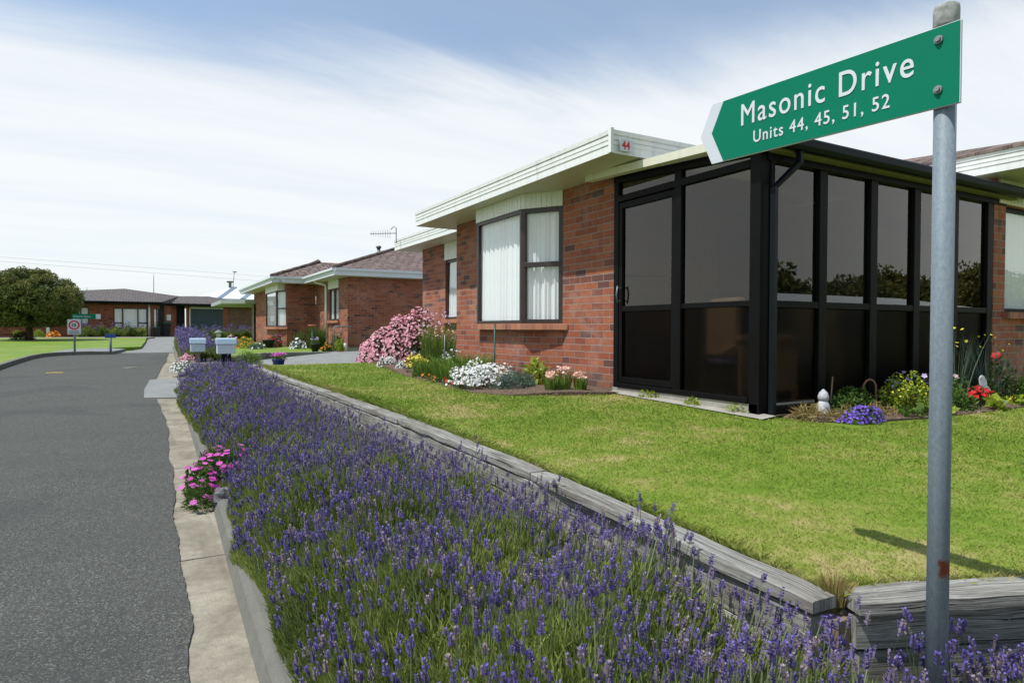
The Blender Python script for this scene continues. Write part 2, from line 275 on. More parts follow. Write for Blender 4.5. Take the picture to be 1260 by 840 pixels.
# ------------------------------------------------------------------ builders
class MB:
    """collects boxes, prisms, tubes; build() links them as ONE mesh object"""
    def __init__(s): s.v = []; s.f = []; s.m = []; s.uv = []; s.sm = []
    def face(s, idx, mi=0, ax=None, sm=False):
        P_ = [Vector(s.v[i]) for i in idx]; n = Vector((0, 0, 0))
        for i in range(len(P_)): n += (P_[i]-P_[0]).cross(P_[(i+1) % len(P_)]-P_[0])
        n = n.normalized() if n.length > 0 else Vector((0, 0, 1))
        if ax is not None:
            a = Vector(ax).normalized(); b = n.cross(a)
            if b.length < .3: a = n.orthogonal().normalized(); b = n.cross(a)
            uv = [(p.dot(a), p.dot(b)) for p in P_]
        elif abs(n.z) > .92: uv = [(p.x, p.y) for p in P_]
        elif abs(n.z) > .12:                              # pitched roof: u along the eave, v up the slope
            a = Vector((-n.y, n.x, 0)).normalized(); b = n.cross(a); uv = [(p.dot(a), p.dot(b)) for p in P_]
        else:
            a = Vector((-n.y, n.x, 0)).normalized()
            if abs(a.x) > .999: a = Vector((1, 0, 0))
            if abs(a.y) > .999: a = Vector((0, 1, 0))
            uv = [(p.dot(a), p.z) for p in P_]
        s.f.append(tuple(idx)); s.m.append(mi); s.uv.extend(uv); s.sm.append(sm)
    def hexa(s, P8, mi=0, ax=None):
        b = len(s.v); s.v.extend([tuple(p) for p in P8])
        for q in ((3, 2, 1, 0), (4, 5, 6, 7), (0, 1, 5, 4), (1, 2, 6, 5), (2, 3, 7, 6), (3, 0, 4, 7)): s.face([b+i for i in q], mi, ax)
        return s
    def box(s, x0, x1, y0, y1, z0, z1, mi=0, ax=None):
        return s.hexa([(x0, y0, z0), (x1, y0, z0), (x1, y1, z0), (x0, y1, z0), (x0, y0, z1), (x1, y0, z1), (x1, y1, z1), (x0, y1, z1)], mi, ax)
    def bar(s, a, b, w_, h_, mi=0, upv=(0, 0, 1)):
        """box along a->b; w_ across, h_ along the up vector"""
        a = Vector(a); b = Vector(b); d = (b-a).normalized(); u = Vector(upv); sd = d.cross(u).normalized(); u = sd.cross(d).normalized()
        q = [(-1, -1), (1, -1), (1, 1), (-1, 1)]; P0 = [a+sd*(i*w_/2)+u*(j*h_/2) for i, j in q]; P1 = [b+sd*(i*w_/2)+u*(j*h_/2) for i, j in q]
        k = len(s.v); s.v.extend([tuple(p) for p in P0+P1])
        for f in ((0, 1, 2, 3), (7, 6, 5, 4), (4, 5, 1, 0), (5, 6, 2, 1), (6, 7, 3, 2), (7, 4, 0, 3)): s.face([k+i for i in f], mi, d)
        return s
    def prism(s, poly, z0, z1, mi=0):
        """poly counter-clockwise in XY"""
        k = len(s.v); n = len(poly); s.v.extend([(x, y, z0) for x, y in poly]+[(x, y, z1) for x, y in poly])
        s.face([k+i for i in range(n)][::-1], mi); s.face([k+n+i for i in range(n)], mi)
        for i in range(n): j = (i+1) % n; s.face([k+i, k+j, k+n+j, k+n+i], mi)
        return s
    def extr(s, prof, a, b, side, mi=0, cap=True):
        """profile [(out, z)] swept from point a to b (XY); side = outward unit vector"""
        k = len(s.v); n = len(prof); side = Vector((side[0], side[1], 0))
        for p in (a, b):
            for o, z in prof: q = Vector((p[0], p[1], 0))+side*o; s.v.append((q.x, q.y, z))
        for i in range(n):
            j = (i+1) % n; s.face([k+i, k+j, k+n+j, k+n+i], mi)
        if cap: s.face([k+i for i in range(n)][::-1], mi); s.face([k+n+i for i in range(n)], mi)
        return s
    def tube(s, pts, rad, n=10, mi=0, cap=True, sm=True):
        pts = [Vector(p) for p in pts]; rad = rad if isinstance(rad, (list, tuple)) else [rad]*len(pts); k = len(s.v); pr = None
        for i, p in enumerate(pts):
            d = (pts[min(i+1, len(pts)-1)]-pts[max(i-1, 0)]).normalized()
            if pr is None: pr = d.orthogonal().normalized()
            e = (pr-d*pr.dot(d)).normalized(); pr = e; g = d.cross(e)
            for j in range(n):
                t = 2*math.pi*j/n; s.v.append(tuple(p+e*math.cos(t)*rad[i]+g*math.sin(t)*rad[i]))
        for i in range(len(pts)-1):
            for j in range(n):
                a = k+i*n+j; b = k+i*n+(j+1) % n; s.face([a, b, b+n, a+n], mi, sm=sm)
        if cap: s.face([k+j for j in range(n)][::-1], mi); s.face([k+(len(pts)-1)*n+j for j in range(n)], mi)
        return s
    def lathe(s, cx_, cy_, prof, n=20, mi=0, sm=True):
        k = len(s.v)
        for r_, z in prof:
            for j in range(n): t = 2*math.pi*j/n; s.v.append((cx_+r_*math.cos(t), cy_+r_*math.sin(t), z))
        for i in range(len(prof)-1):
            for j in range(n): a = k+i*n+j; b = k+i*n+(j+1) % n; s.face([a, b, b+n, a+n], mi, sm=sm)
        s.face([k+j for j in range(n)][::-1], mi); s.face([k+(len(prof)-1)*n+j for j in range(n)], mi)
        return s
    def grid(s, P_, mi=0, sm=True):
        """P_[i][j] points"""
        k = len(s.v); a = len(P_); b = len(P_[0])
        for r_ in P_: s.v.extend([tuple(p) for p in r_])
        for i in range(a-1):
            for j in range(b-1): q = k+i*b+j; s.face([q, q+b, q+b+1, q+1], mi, sm=sm)
        return s
    def build(s, name, mats, parent=None, bevel=0., loc=None):
        mats = [mats] if isinstance(mats, str) else mats
        o_ = Vector(loc) if loc is not None else (Vector(parent.location) if parent is not None and parent.type == 'EMPTY' else Vector((0, 0, 0)))
        if loc is None and parent is not None and parent.type != 'EMPTY': o_ = parent.matrix_basis.translation + (parent.parent.location if parent.parent else Vector((0, 0, 0)))
        me = bpy.data.meshes.new(name); me.from_pydata([tuple(Vector(v)-o_) for v in s.v], [], s.f)
        l = me.uv_layers.new(name='UVMap'); l.data.foreach_set('uv', [c for q in s.uv for c in q])
        for m_ in mats: me.materials.append(MATS[m_])
        me.polygons.foreach_set('material_index', s.m); me.polygons.foreach_set('use_smooth', s.sm); me.update()
        o = bpy.data.objects.new(name, me); col.objects.link(o)
        if parent is not None: o.parent = parent
        elif loc is not None: o.location = loc
        if bevel > 0:
            b = o.modifiers.new('bevel', 'BEVEL'); b.width = bevel; b.segments = 2; b.limit_method = 'ANGLE'; b.angle_limit = R(40)
        return o
def tag(o, label=None, cat=None, group=None, kind=None):
    if label: o['label'] = label
    if cat: o['category'] = cat
    if group: o['group'] = group
    if kind: o['kind'] = kind
    return o
def thing(name, loc, label, cat, group=None):
    o = bpy.data.objects.new(name, None); col.objects.link(o); o.location = loc; o.empty_display_size = .2
    return tag(o, label, cat, group)
def struct(o): o['kind'] = 'structure'; return o

class Soup:
    """many small faces with a tint value each, in numpy"""
    def __init__(s): s.q = []; s.t = []; s.m = []
    def quads(s, Q, tint, mi=0): s.q.append(np.asarray(Q, float).reshape(-1, 4, 3)); s.t.append(np.broadcast_to(tint, (len(s.q[-1]),)).astype(float)); s.m.append(np.full(len(s.q[-1]), mi, np.int32)); return s
    def leaves(s, c, d, ln, wd, tint, mi=0, tip=.5):
        """diamond leaves: centre c, direction d (unit), length, width"""
        n = len(c); rnd = rng.normal(size=(n, 3)); w_ = np.cross(d, rnd); w_ /= np.linalg.norm(w_, axis=1, keepdims=True)+1e-9
        ln = np.broadcast_to(ln, (n,))[:, None]; wd = np.broadcast_to(wd, (n,))[:, None]
        a = c-d*ln*.5; b = c+d*ln*.5; m_ = a+(b-a)*tip
        return s.quads(np.stack([a, m_+w_*wd*.5, b, m_-w_*wd*.5], 1), tint, mi)
    def build(s, name, mats, parent=None, loc=(0, 0, 0)):
        mats = [mats] if isinstance(mats, str) else mats
        Q = np.concatenate(s.q); t = np.concatenate(s.t); mi = np.concatenate(s.m); n = len(Q)
        if parent is not None: loc = np.array(parent.location) if parent.type == 'EMPTY' else loc
        V = (Q.reshape(-1, 3)-np.array(loc)[None]).astype(np.float32)
        me = bpy.data.meshes.new(name); me.vertices.add(4*n); me.vertices.foreach_set('co', V.ravel())
        me.loops.add(4*n); me.loops.foreach_set('vertex_index', np.arange(4*n, dtype=np.int32))
        me.polygons.add(n); me.polygons.foreach_set('loop_start', np.arange(0, 4*n, 4, dtype=np.int32)); me.polygons.foreach_set('loop_total', np.full(n, 4, np.int32))
        for m_ in mats: me.materials.append(MATS[m_])
        me.polygons.foreach_set('material_index', mi)
        a = me.attributes.new('tint', 'FLOAT', 'FACE'); a.data.foreach_set('value', t.astype(np.float32))
        me.update(calc_edges=True)
        o = bpy.data.objects.new(name, me); col.objects.link(o)
        if parent is not None: o.parent = parent
        else: o.location = loc
        return o
def unit(v): return v/(np.linalg.norm(v, axis=-1, keepdims=True)+1e-9)
# ------------------------------------------------------------------ terrain heights
_rp = ([-60, 8, 15, 22, 30, 45, 50, 60, 400], [0, 0, .20, .42, .58, .76, .86, .88, .88])
def road_z(Y): return np.interp(Y, *_rp)
def lawn_z(X, Y): return .66-.11*np.clip((6-Y)/4.5, 0, 1)
def lawn2_z(Y): return np.maximum(.66, road_z(Y)+.03)
YS = [-60, -20, 0, 4, 8, 10, 12, 13.2, 15, 17, 19, 22, 24.5, 27, 30, 35, 40, 45, 50, 60, 100, 400]
def strip(name, mat, left, right, zf, ys, dz=0., skirt=None):
    """ground sheet between two X(Y) outlines"""
    g = MB(); rows = []
    for y in ys:
        a, b = left(y), right(y); rows.append([(a+(b-a)*t, y, float(zf(y))+dz) for t in np.linspace(0, 1, 7)])
    g.grid([list(r) for r in rows], 0, False)
    if skirt:
        L = [r[0] for r in rows]; Rr = [r[-1] for r in rows]
        g.grid([L, [(x, y, z-skirt) for x, y, z in L]], 0, False); g.grid([[(x, y, z-skirt) for x, y, z in Rr], Rr], 0, False)
        g.grid([[(x, y, z-skirt) for x, y, z in rows[0]], rows[0]], 0, False); g.grid([rows[-1], [(x, y, z-skirt) for x, y, z in rows[-1]]], 0, False)
    return struct(g.build(name, mat))
def pl(pts):
    xs = [p[0] for p in pts]; vs = [p[1] for p in pts]; return lambda y: float(np.interp(y, xs, vs))
strip('ground', 'green_lawn', lambda y: -900., lambda y: 900., road_z, [-900]+YS+[900], -.03)
redge = pl([(-30, .1), (2.8, .14), (4.2, .16), (6.4, .19), (9, .22), (11, .22), (13, .12), (16, .12), (20, .36), (22, .50), (27.5, .72), (29, .75)])
ledge = pl([(-60, -3.25), (20, -3.17), (21.7, -3.09), (24.6, -2.92), (25.2, -2.6), (25.6, -2.1), (25.75, -1.0), (26.8, -.78), (28.9, -.18)])
g = MB(); rows = []
ysr = sorted(set([-60, -20, 0, 2, 4, 5, 6.4, 8, 9, 10, 11, 12, 13, 14, 15, 16, 18, 20, 21.7, 23, 24.6, 25.0, 25.2, 25.4, 25.6, 25.7, 25.75, 26.2, 26.8, 27.5, 28.2, 28.9]))
# ragged asphalt edge over the concrete channel
fine = sorted(set(ysr+[round(.6+i*.06, 3) for i in range(220)]))
for y in fine:
    b = redge(y)+(random.uniform(-.005, .005)+.012*math.sin(y*2.1)+.008*math.sin(y*5.3+1)+.02*math.exp(-((y-3.35)/.2)**2) if -1 < y < 24 else 0); a = ledge(y)
    rows.append([(a+(b-a)*t, y, float(road_z(y))+.006) for t in (0, .3, .6, .85, 1)])
g.grid(rows, 0, False); struct(g.build('road', 'asphalt'))
# channel, kerb
kf = pl([(-30, .34), (2.7, .37), (6.1, .45), (7.9, .47), (10.9, .49), (13, .50), (17, .62), (20.1, .70), (30, .90)])
strip('drainage_channel', 'concrete_channel', lambda y: redge(y)-.12, lambda y: kf(y)+.02, lambda y: road_z(y)+(-.004), [-20, 0, 2, 4, 6.4, 7, 8, 8.02, 9, 10, 11, 12, 12.9, 13.4])
strip('drainage_channel', 'concrete_channel', lambda y: redge(y)-.12, lambda y: kf(y)+.02, lambda y: road_z(y)+(-.004), [16.2, 18, 20, 22, 24, 27, 29])
def kerb(y0, y1, label, skip=()):
    y = y0
    k = MB()
    while y < y1:
        e = min(y+1.8, y1)
        a = (kf(y), y+.004); b = (kf(e), e-.004); z0 = float(road_z(y)); z1 = float(road_z(e)); gap = False
        prof = [(0, -.05), (0, .0), (.025, .075), (.04, .092), (.06, .098), (.16, .10), (.16, -.05)]
        kk = len(k.v)
        for (px1, py1), zz_ in ((a, z0), (b, z1)):
            for o_, z in prof: k.v.append((px1+o_, py1, zz_+z))
        n = len(prof)
        for i in range(n): j = (i+1) % n; k.face([kk+j, kk+i, kk+n+i, kk+n+j], 0)
        k.face([kk+i for i in range(n)], 0); k.face([kk+n+i for i in range(n)][::-1], 0)
        y = e
    o = k.build('kerb', 'concrete_kerb'); return struct(o)
kerb(-12, 13.0, ''); kerb(16.6, 30, '')
# left kerb, lawn over it, gravel pad
lk = [(-3.25, -30), (-3.17, 20), (-3.09, 21.7), (-3.0, 23.6), (-2.85, 24.7), (-2.55, 25.3), (-2.1, 25.62), (-1.6, 25.74), (-1.0, 25.78)]
k = MB()
for i in range(len(lk)-1):
    a = Vector((*lk[i], 0)); b = Vector((*lk[i+1], 0)); za, zb = float(road_z(a.y)), float(road_z(b.y)); hb = .12 if i < 7 else .07
    d = (b-a).normalized(); nl = Vector((-d.y, d.x, 0))
    P_ = [(a+nl*o_).to_tuple()[:2]+(za+z,) for o_, z in ((0, -.05), (.12, -.05), (.12, .12), (.0, .12))]+[(b+nl*o_).to_tuple()[:2]+(zb+z,) for o_, z in ((0, -.05), (.12, -.05), (.12, hb), (.0, hb))]
    kk = len(k.v); k.v.extend(P_)
    for f in ((0, 1, 2, 3), (7, 6, 5, 4), (0, 4, 5, 1), (1, 5, 6, 2), (2, 6, 7, 3), (3, 7, 4, 0)): k.face([kk+j for j in f])
struct(k.build('kerb', 'concrete_kerb'))
def poly_sheet(name, mat, pts, zf, n=14, skirt=.14):
    """sheet over a quad-ish outline given as two matching edge polylines"""
    A, B = pts; g = MB(); rows = []
    for (a, b) in zip(A, B): rows.append([((a[0]+(b[0]-a[0])*t), (a[1]+(b[1]-a[1])*t)) for t in np.linspace(0, 1, n)])
    Z = [[(x, y, float(zf(x, y))) for x, y in r] for r in rows]; g.grid(Z, 0, False)
    lo = lambda L: [(x, y, z-skirt) for x, y, z in L]
    for e_, fl_ in ((Z[0], 0), (Z[-1], 1), ([r[0] for r in Z], 1), ([r[-1] for r in Z], 0)): g.grid([lo(e_), e_] if fl_ else [e_, lo(e_)], 0, False)
    return struct(g.build(name, mat))
A = [(-60, 0), (-60, 12), (-60, 20), (-60, 24), (-60, 26), (-60, 28), (-60, 34), (-60, 43.3)]
B = [(-3.3, 0), (-3.3, 12), (-3.24, 20), (-3.08, 23.6), (-2.6, 25.6), (-2.0, 27.9), (-1.3, 28.2), (-.12, 43.3)]
A2 = [(-40, -20), (-40, 20), (-40, 25), (-40, 27.6), (-40, 29.5), (-40, 36), (-40, 43.3)]
B2 = [(-3.36, -20), (-3.28, 20), (-2.95, 24.8), (-2.15, 27.6), (-.22, 29.2), (-.08, 36), (-.05, 43.3)]
poly_sheet('lawn_across_road', 'green_lawn', (A2, B2), lambda x, y: road_z(y)+.10)
poly_sheet('gravel_pad', 'gravel', ([(-2.75, 25.32), (-2.15, 25.75), (-1.6, 25.85), (-1.0, 25.88)], [(-2.5, 27.5), (-1.9, 28.1), (-1.3, 28.1), (-.7, 27.4)]), lambda x, y: road_z(y)+.108)
poly_sheet('driveway', 'concrete_drive', ([(-.82, 26.3), (-.72, 27.2), (-.22, 29.0), (-.1, 36), (.07, 43), (.1, 50)], [(.9, 26.3), (.95, 27.2), (1.0, 29), (1.15, 36), (1.4, 43), (6.6, 50)]), lambda x, y: road_z(y)+.014)
poly_sheet('footpath', 'concrete_plinth', ([(-12, 43.3), (-6, 43.3), (-.05, 43.0)], [(-12, 44.4), (-6, 44.4), (.4, 44.4)]), lambda x, y: road_z(y)+.108)
# crossing and shared driveway up to the second unit
def drive_z(x, y):
    base = road_z(y); t = np.clip((x-.6)/4.4, 0, 1); return base*(1-t)+.66*t+.012
poly_sheet('driveway', 'concrete_drive', ([(-.06, 13.15), (-.06, 14.5), (.04, 16.35)], [(.66, 12.95), (.66, 14.5), (.66, 16.6)]), lambda x, y: road_z(y)+.014, 4)
poly_sheet('driveway', 'concrete_drive', ([(.66, 12.95), (2, 13.75), (5, 13.75), (9, 13.75), (16, 13.75)], [(.66, 16.6), (2.0, 19.0), (5, 19.9), (9, 22.1), (16, 22.1)]), lambda x, y: drive_z(x, y)+.004, 10)

# lawn of the first house: raised sheet behind the timber wall
def wall_x(y): return float(np.interp(y, [1.1, 1.8, 2.5, 4, 6.5, 9, 13.7], [1.84, 1.92, 1.95, 1.92, 1.86, 1.80, 1.84]))
def ret_y(x): return 1.24-.41*(x-1.95)                              # line of the return wall
g = MB(); rows = []
for X in [1.9, 2.1, 2.4, 2.8, 3.2, 3.8, 4.5, 5.3, 6.3, 8, 10, 14, 30]:
    y0 = max(ret_y(X), -6); r_ = []
    for t in np.linspace(0, 1, 26):
        y = y0+(13.7-y0)*t**1.5; x = max(X, wall_x(y)+.04) if X == 1.9 else X; r_.append((x, y, float(lawn_z(x, y))))
    rows.append(r_)
g.grid(rows, 0, True)
e0 = rows[0]; g.grid([[(x, y, 0) for x, y, z in e0], e0], 0, False)
e1 = [r_[-1] for r_ in rows]; g.grid([e1, [(x, y, .1) for x, y, z in e1]], 0, False)
struct(g.build('lawn', 'lawn_grass'))
# lawn of the second unit
g = MB(); rows = []
for y in [17.6, 18.5, 20.0, 20.02, 24, 30, 36, 45, 49]:
    xr = {17.6: 1.9, 18.5: 2.3, 20.0: 3.0, 20.02: 5.2}.get(y, 5.2); rows.append([(1.72+(xr-1.72)*t, y, float(lawn2_z(y))) for t in np.linspace(0, 1, 5)])
g.grid([list(r_) for r_ in rows], 0, False); struct(g.build('lawn_of_next_unit', 'green_lawn'))
# bed soils
strip('bed_soil', 'bed_soil', lambda y: kf(y)+.16, lambda y: wall_x(max(y, 1.1))-.05 if y > 1.0 else (2.4+.9*(1.0-y)), lambda y: road_z(y)+.13, [-3, 0, .6, .95, 1.2, 2, 4, 8, 13.05])
strip('bed_soil', 'bed_soil', lambda y: kf(y)+.16, lambda y: 1.70, lambda y: road_z(y)+.13, [17, 20, 25, 30])
gb = [(14.2, 4.3), (13, 4.1), (11, 3.75), (9.6, 3.5), (8.4, 3.42), (7.4, 3.32), (6.6, 3.25), (6.15, 3.5), (5.95, 3.95), (5.80, 4.5)]
poly_sheet('garden_bed', 'bark_mulch', ([(x, y) for y, x in gb], [(5.7, 14.2), (5.62, 13), (5.6, 11), (4.82, 9.6), (4.82, 8.4), (4.82, 7.4), (4.82, 6.6), (4.82, 6.3), (4.82, 6.1), (4.84, 5.84)]), lambda x, y: lawn_z(x, y)+.012+.035*math.sin(min(1, max(0, (x-3.4)/1.4))*math.pi))
gc = [(4.95, 3.90), (5.02, 3.52), (5.5, 3.30), (6.2, 3.22), (7, 3.20), (8.05, 3.22), (10, 3.2), (13, 3.2)]
poly_sheet('garden_bed', 'bark_mulch', (gc, [(5.0, 3.93), (5.2, 3.93), (5.6, 3.93), (6.2, 3.93), (7, 3.93), (8.05, 3.93), (10, 3.93), (13, 3.93)]), lambda x, y: lawn_z(x, y)+.012+.03*math.sin(min(1, max(0, (y-3.2)/.7))*math.pi))
g = MB(); ys_ = [6.0, 5.6, 5.2, 4.8, 4.4, 4.0, 3.80]
g.grid([[(4.66+random.uniform(-.01, .01)-.07*(i % 2 == 3), y, float(lawn_z(4.6, y))+.012), (4.84, y, float(lawn_z(4.6, y))+.03)] for i, y in enumerate(ys_)][::-1], 0, False)
g.box(4.78, 4.90, 3.96, 6.04, .45, .72, 0); g.box(4.84, 8.9, 3.97, 4.06, .45, .72, 0)
struct(g.build('concrete_footing', 'concrete_plinth'))

# ------------------------------------------------------------------ houses
def wall_mesh(mb, p0, p1, z0, z1, th, openings=(), mi=0):
    """wall from p0 to p1 (outside on the right-hand side of p0->p1), openings (u0,u1,z0,z1)"""
    p0 = Vector((*p0, 0)); p1 = Vector((*p1, 0)); L = (p1-p0).length; d = (p1-p0)/L; nn = Vector((d.y, -d.x, 0))
    us = sorted({0, L, *[v for o in openings for v in o[:2]]}); zs = sorted({z0, z1, *[v for o in openings for v in o[2:]]})
    hole = lambda i, j: not (0 <= i < len(us)-1 and 0 <= j < len(zs)-1) or any(o[0]-1e-6 <= us[i] and us[i+1] <= o[1]+1e-6 and o[2]-1e-6 <= zs[j] and zs[j+1] <= o[3]+1e-6 for o in openings)
    def P_(u, z, dp): q = p0+d*u-nn*dp; return (q.x, q.y, z)
    base = p0.dot(d)
    def quad(c, uvs):
        k = len(mb.v); mb.v.extend(c); mb.f.append((k, k+1, k+2, k+3)); mb.m.append(mi); mb.sm.append(False); mb.uv.extend(uvs)
    for i in range(len(us)-1):
        for j in range(len(zs)-1):
            if hole(i, j): continue
            a, b, c, e = us[i], us[i+1], zs[j], zs[j+1]
            quad([P_(a, c, 0), P_(b, c, 0), P_(b, e, 0), P_(a, e, 0)], [(base+a, c), (base+b, c), (base+b, e), (base+a, e)])
            quad([P_(b, c, th), P_(a, c, th), P_(a, e, th), P_(b, e, th)], [(b, c), (a, c), (a, e), (b, e)])
            if hole(i-1, j): quad([P_(a, c, th), P_(a, c, 0), P_(a, e, 0), P_(a, e, th)], [(-th+.12, c), (.12, c), (.12, e), (-th+.12, e)])
            if hole(i+1, j): quad([P_(b, c, 0), P_(b, c, th), P_(b, e, th), P_(b, e, 0)], [(.12, c), (.12+th, c), (.12+th, e), (.12, e)])
            if hole(i, j-1): quad([P_(a, c, th), P_(b, c, th), P_(b, c, 0), P_(a, c, 0)], [(a, 0), (b, 0), (b, th), (a, th)])
            if hole(i, j+1): quad([P_(a, e, 0), P_(b, e, 0), P_(b, e, th), P_(a, e, th)], [(a, 0), (b, 0), (b, th), (a, th)])
    return mb
def window(parent, p0, p1, z0, z1, verts=(), horiz=(), fmat='brown_frame', w_=.05, dp=.06, curtain=None, glass='clear_glass', proud=.0, cdepth=.085):
    """framed window from p0 to p1 (outside to the right of p0->p1); verts/horiz are mullion positions in metres; horiz items (u0,u1,z)"""
    p0 = Vector((*p0, 0)); p1 = Vector((*p1, 0)); L = (p1-p0).length; d = (p1-p0)/L; nn = Vector((d.y, -d.x, 0)); f = MB()
    def fb(u0, u1, a, b, o=0., t=dp):
        P_ = [p0+d*u+nn*(proud+o-q) for q in (0, t) for u in (u0, u1)]; f.hexa([(P_[2].x, P_[2].y, a), (P_[3].x, P_[3].y, a), (P_[1].x, P_[1].y, a), (P_[0].x, P_[0].y, a), (P_[2].x, P_[2].y, b), (P_[3].x, P_[3].y, b), (P_[1].x, P_[1].y, b), (P_[0].x, P_[0].y, b)][::1])
    fb(0, w_, z0, z1); fb(L-w_, L, z0, z1); fb(w_, L-w_, z0, z0+w_); fb(w_, L-w_, z1-w_, z1)
    for u in verts: fb(u-w_*.55, u+w_*.55, z0+w_, z1-w_, .004)
    for u0, u1, z in horiz: fb(u0, u1, z-w_*.55, z+w_*.55, .006)
    fo = f.build('window', fmat, parent, bevel=.004)
    gl = MB(); q = [p0+d*.01+nn*(proud-dp*.5), p1-d*.01+nn*(proud-dp*.5)]
    k = len(gl.v); gl.v.extend([(q[0].x, q[0].y, z0+.01), (q[1].x, q[1].y, z0+.01), (q[1].x, q[1].y, z1-.01), (q[0].x, q[0].y, z1-.01)]); gl.face([0, 1, 2, 3])
    gl.build('pane', glass, fo)
    if curtain:
        c = MB(); n = max(24, int(L/.012)); rows = []
        for i in range(n+1):
            u = .03+(L-.06)*i/n; off = cdepth+.022*math.sin(u*52+1.3*math.sin(u*9))+.012*math.sin(u*131)
            a = p0+d*u-nn*off; b = p0+d*u-nn*(cdepth+(off-cdepth)*.35); rows.append([(a.x, a.y, z0+.03), (a.x*.6+b.x*.4, a.y*.6+b.y*.4, z0*.4+z1*.6), (b.x, b.y, z1-.02)])
        c.grid(rows); c.build('curtain', curtain, fo)
    return fo
FASC = [(0, 0), (.012, 0), (.012, .085), (.020, .088), (.020, .125), (.010, .128), (.010, .135), (.022, .138), (.022, .175), (.012, .178), (.012, .186), (.030, .190), (.034, .235), (.0, .235)]
def fascia(mb, a, b, side, z, h=.235, mi=0):
    s_ = h/.235; mb.extr([(o_*1., z+zz_*s_) for o_, zz_ in FASC], a, b, side, mi); return mb

# ---- house 44: nearest
H = thing('brick_house', (4.8, 6.0, .66), 'nearest red brick house with white fascia, bay window and the red number 44', 'house')
SOF = 3.23
m = MB()
wall_mesh(m, (4.8, 10.49), (4.8, 9.5), .45, SOF, .11)                      # beyond the bay
wall_mesh(m, (4.8, 7.12), (4.8, 6.03), .45, SOF, .11)
wall_mesh(m, (5.6, 10.60), (4.8, 10.49+.001), .45, SOF, .11)
wall_mesh(m, (5.6, 14.14), (5.6, 10.6), .45, SOF, .11, [(1.32, 2.55, 1.56, 2.86)])
wall_mesh(m, (12, 14.14), (5.711, 14.14), .45, SOF, .11)
wall_mesh(m, (4.911, 6.03), (9.0, 6.03), .45, SOF, .11, [(1.6, 3.0, 1.5, 2.8)])
# brick base under the bay: splay, front, splay
bay = [(4.8, 9.5), (4.52, 9.02), (4.52, 7.66), (4.8, 7.12)]
for a, b in zip(bay, bay[1:]): wall_mesh(m, a, b, .45, 1.38, .10)
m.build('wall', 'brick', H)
m = MB(); m.box(4.95, 12, 6.2, 10.4, SOF-.02, SOF-.01, 0); m.box(5.75, 12, 10.7, 14.0, SOF-.02, SOF-.01, 0); m.box(5.0, 5.02, 6.4, 10.3, .5, 3.2, 0); m.box(5.9, 5.92, 10.7, 14, .5, 3.2, 0); m.box(4.95, 9, 6.6, 6.62, .5, 3.2)
m.build('inner_lining', 'dark_inside', H)
# bay window
bw = MB()
bp = [(4.8, 9.42), (4.46, 8.99), (4.46, 7.63), (4.8, 7.12)]
for a, b in zip(bp, bp[1:]):                                            # white vertical boards over the bay
    p0 = Vector((*a, 0)); p1 = Vector((*b, 0)); L = (p1-p0).length; d = (p1-p0)/L; nn = Vector((d.y, -d.x, 0)); n = max(3, int(L/.075))
    for i in range(n):
        u0, u1 = L*i/n+.004, L*(i+1)/n-.004; P_ = [p0+d*u+nn*o_ for o_ in (-.04, .018) for u in (u0, u1)]
        bw.hexa([(P_[0].x, P_[0].y, 3.03), (P_[2].x, P_[2].y, 3.03), (P_[3].x, P_[3].y, 3.03), (P_[1].x, P_[1].y, 3.03), (P_[0].x, P_[0].y, SOF), (P_[2].x, P_[2].y, SOF), (P_[3].x, P_[3].y, SOF), (P_[1].x, P_[1].y, SOF)])
    P_ = [p0+d*u+nn*o_ for o_ in (-.05, .012) for u in (0, L)]
    bw.hexa([(P_[0].x, P_[0].y, 3.035), (P_[2].x, P_[2].y, 3.035), (P_[3].x, P_[3].y, 3.035), (P_[1].x, P_[1].y, 3.035), (P_[0].x, P_[0].y, SOF-.002), (P_[2].x, P_[2].y, SOF-.002), (P_[3].x, P_[3].y, SOF-.002), (P_[1].x, P_[1].y, SOF-.002)])
bw.build('bay_cladding', 'white_paint', H)
window(H, bp[0], bp[1], 1.47, 3.03, curtain='net_curtain')
window(H, bp[1], bp[2], 1.47, 3.03, curtain='net_curtain')
window(H, bp[2], bp[3], 1.47, 3.03, horiz=[(.03, .58, 2.27)], curtain='net_curtain', w_=.06)
m = MB(); out = [(4.80, 9.62), (4.41, 9.22), (4.37, 9.12), (4.37, 7.52), (4.42, 7.40), (4.72, 6.98), (4.80, 6.98), (4.83, 7.2), (4.6, 7.7), (4.6, 8.95), (4.83, 9.4)]
m.prism([(4.79, 9.56), (4.41, 9.10), (4.41, 7.55), (4.79, 6.98)][::1], 1.385, 1.47)
sill = m.build('window_sill', 'sill_brick', H, bevel=.006)
# recessed window further along
window(H, (5.6, 12.82), (5.6, 11.6), 1.60, 2.86, curtain='net_curtain', proud=-.03)
m = MB(); m.box(5.52, 5.6, 11.55, 12.87, 1.52, 1.60); m.build('window_sill', 'sill_brick', H)
m = MB()
for i in range(16): y = 11.6+i*.0762; m.box(5.575, 5.60-.002, y+.003, y+.073, 2.865, SOF)
m.build('window_cladding', 'white_paint', H)
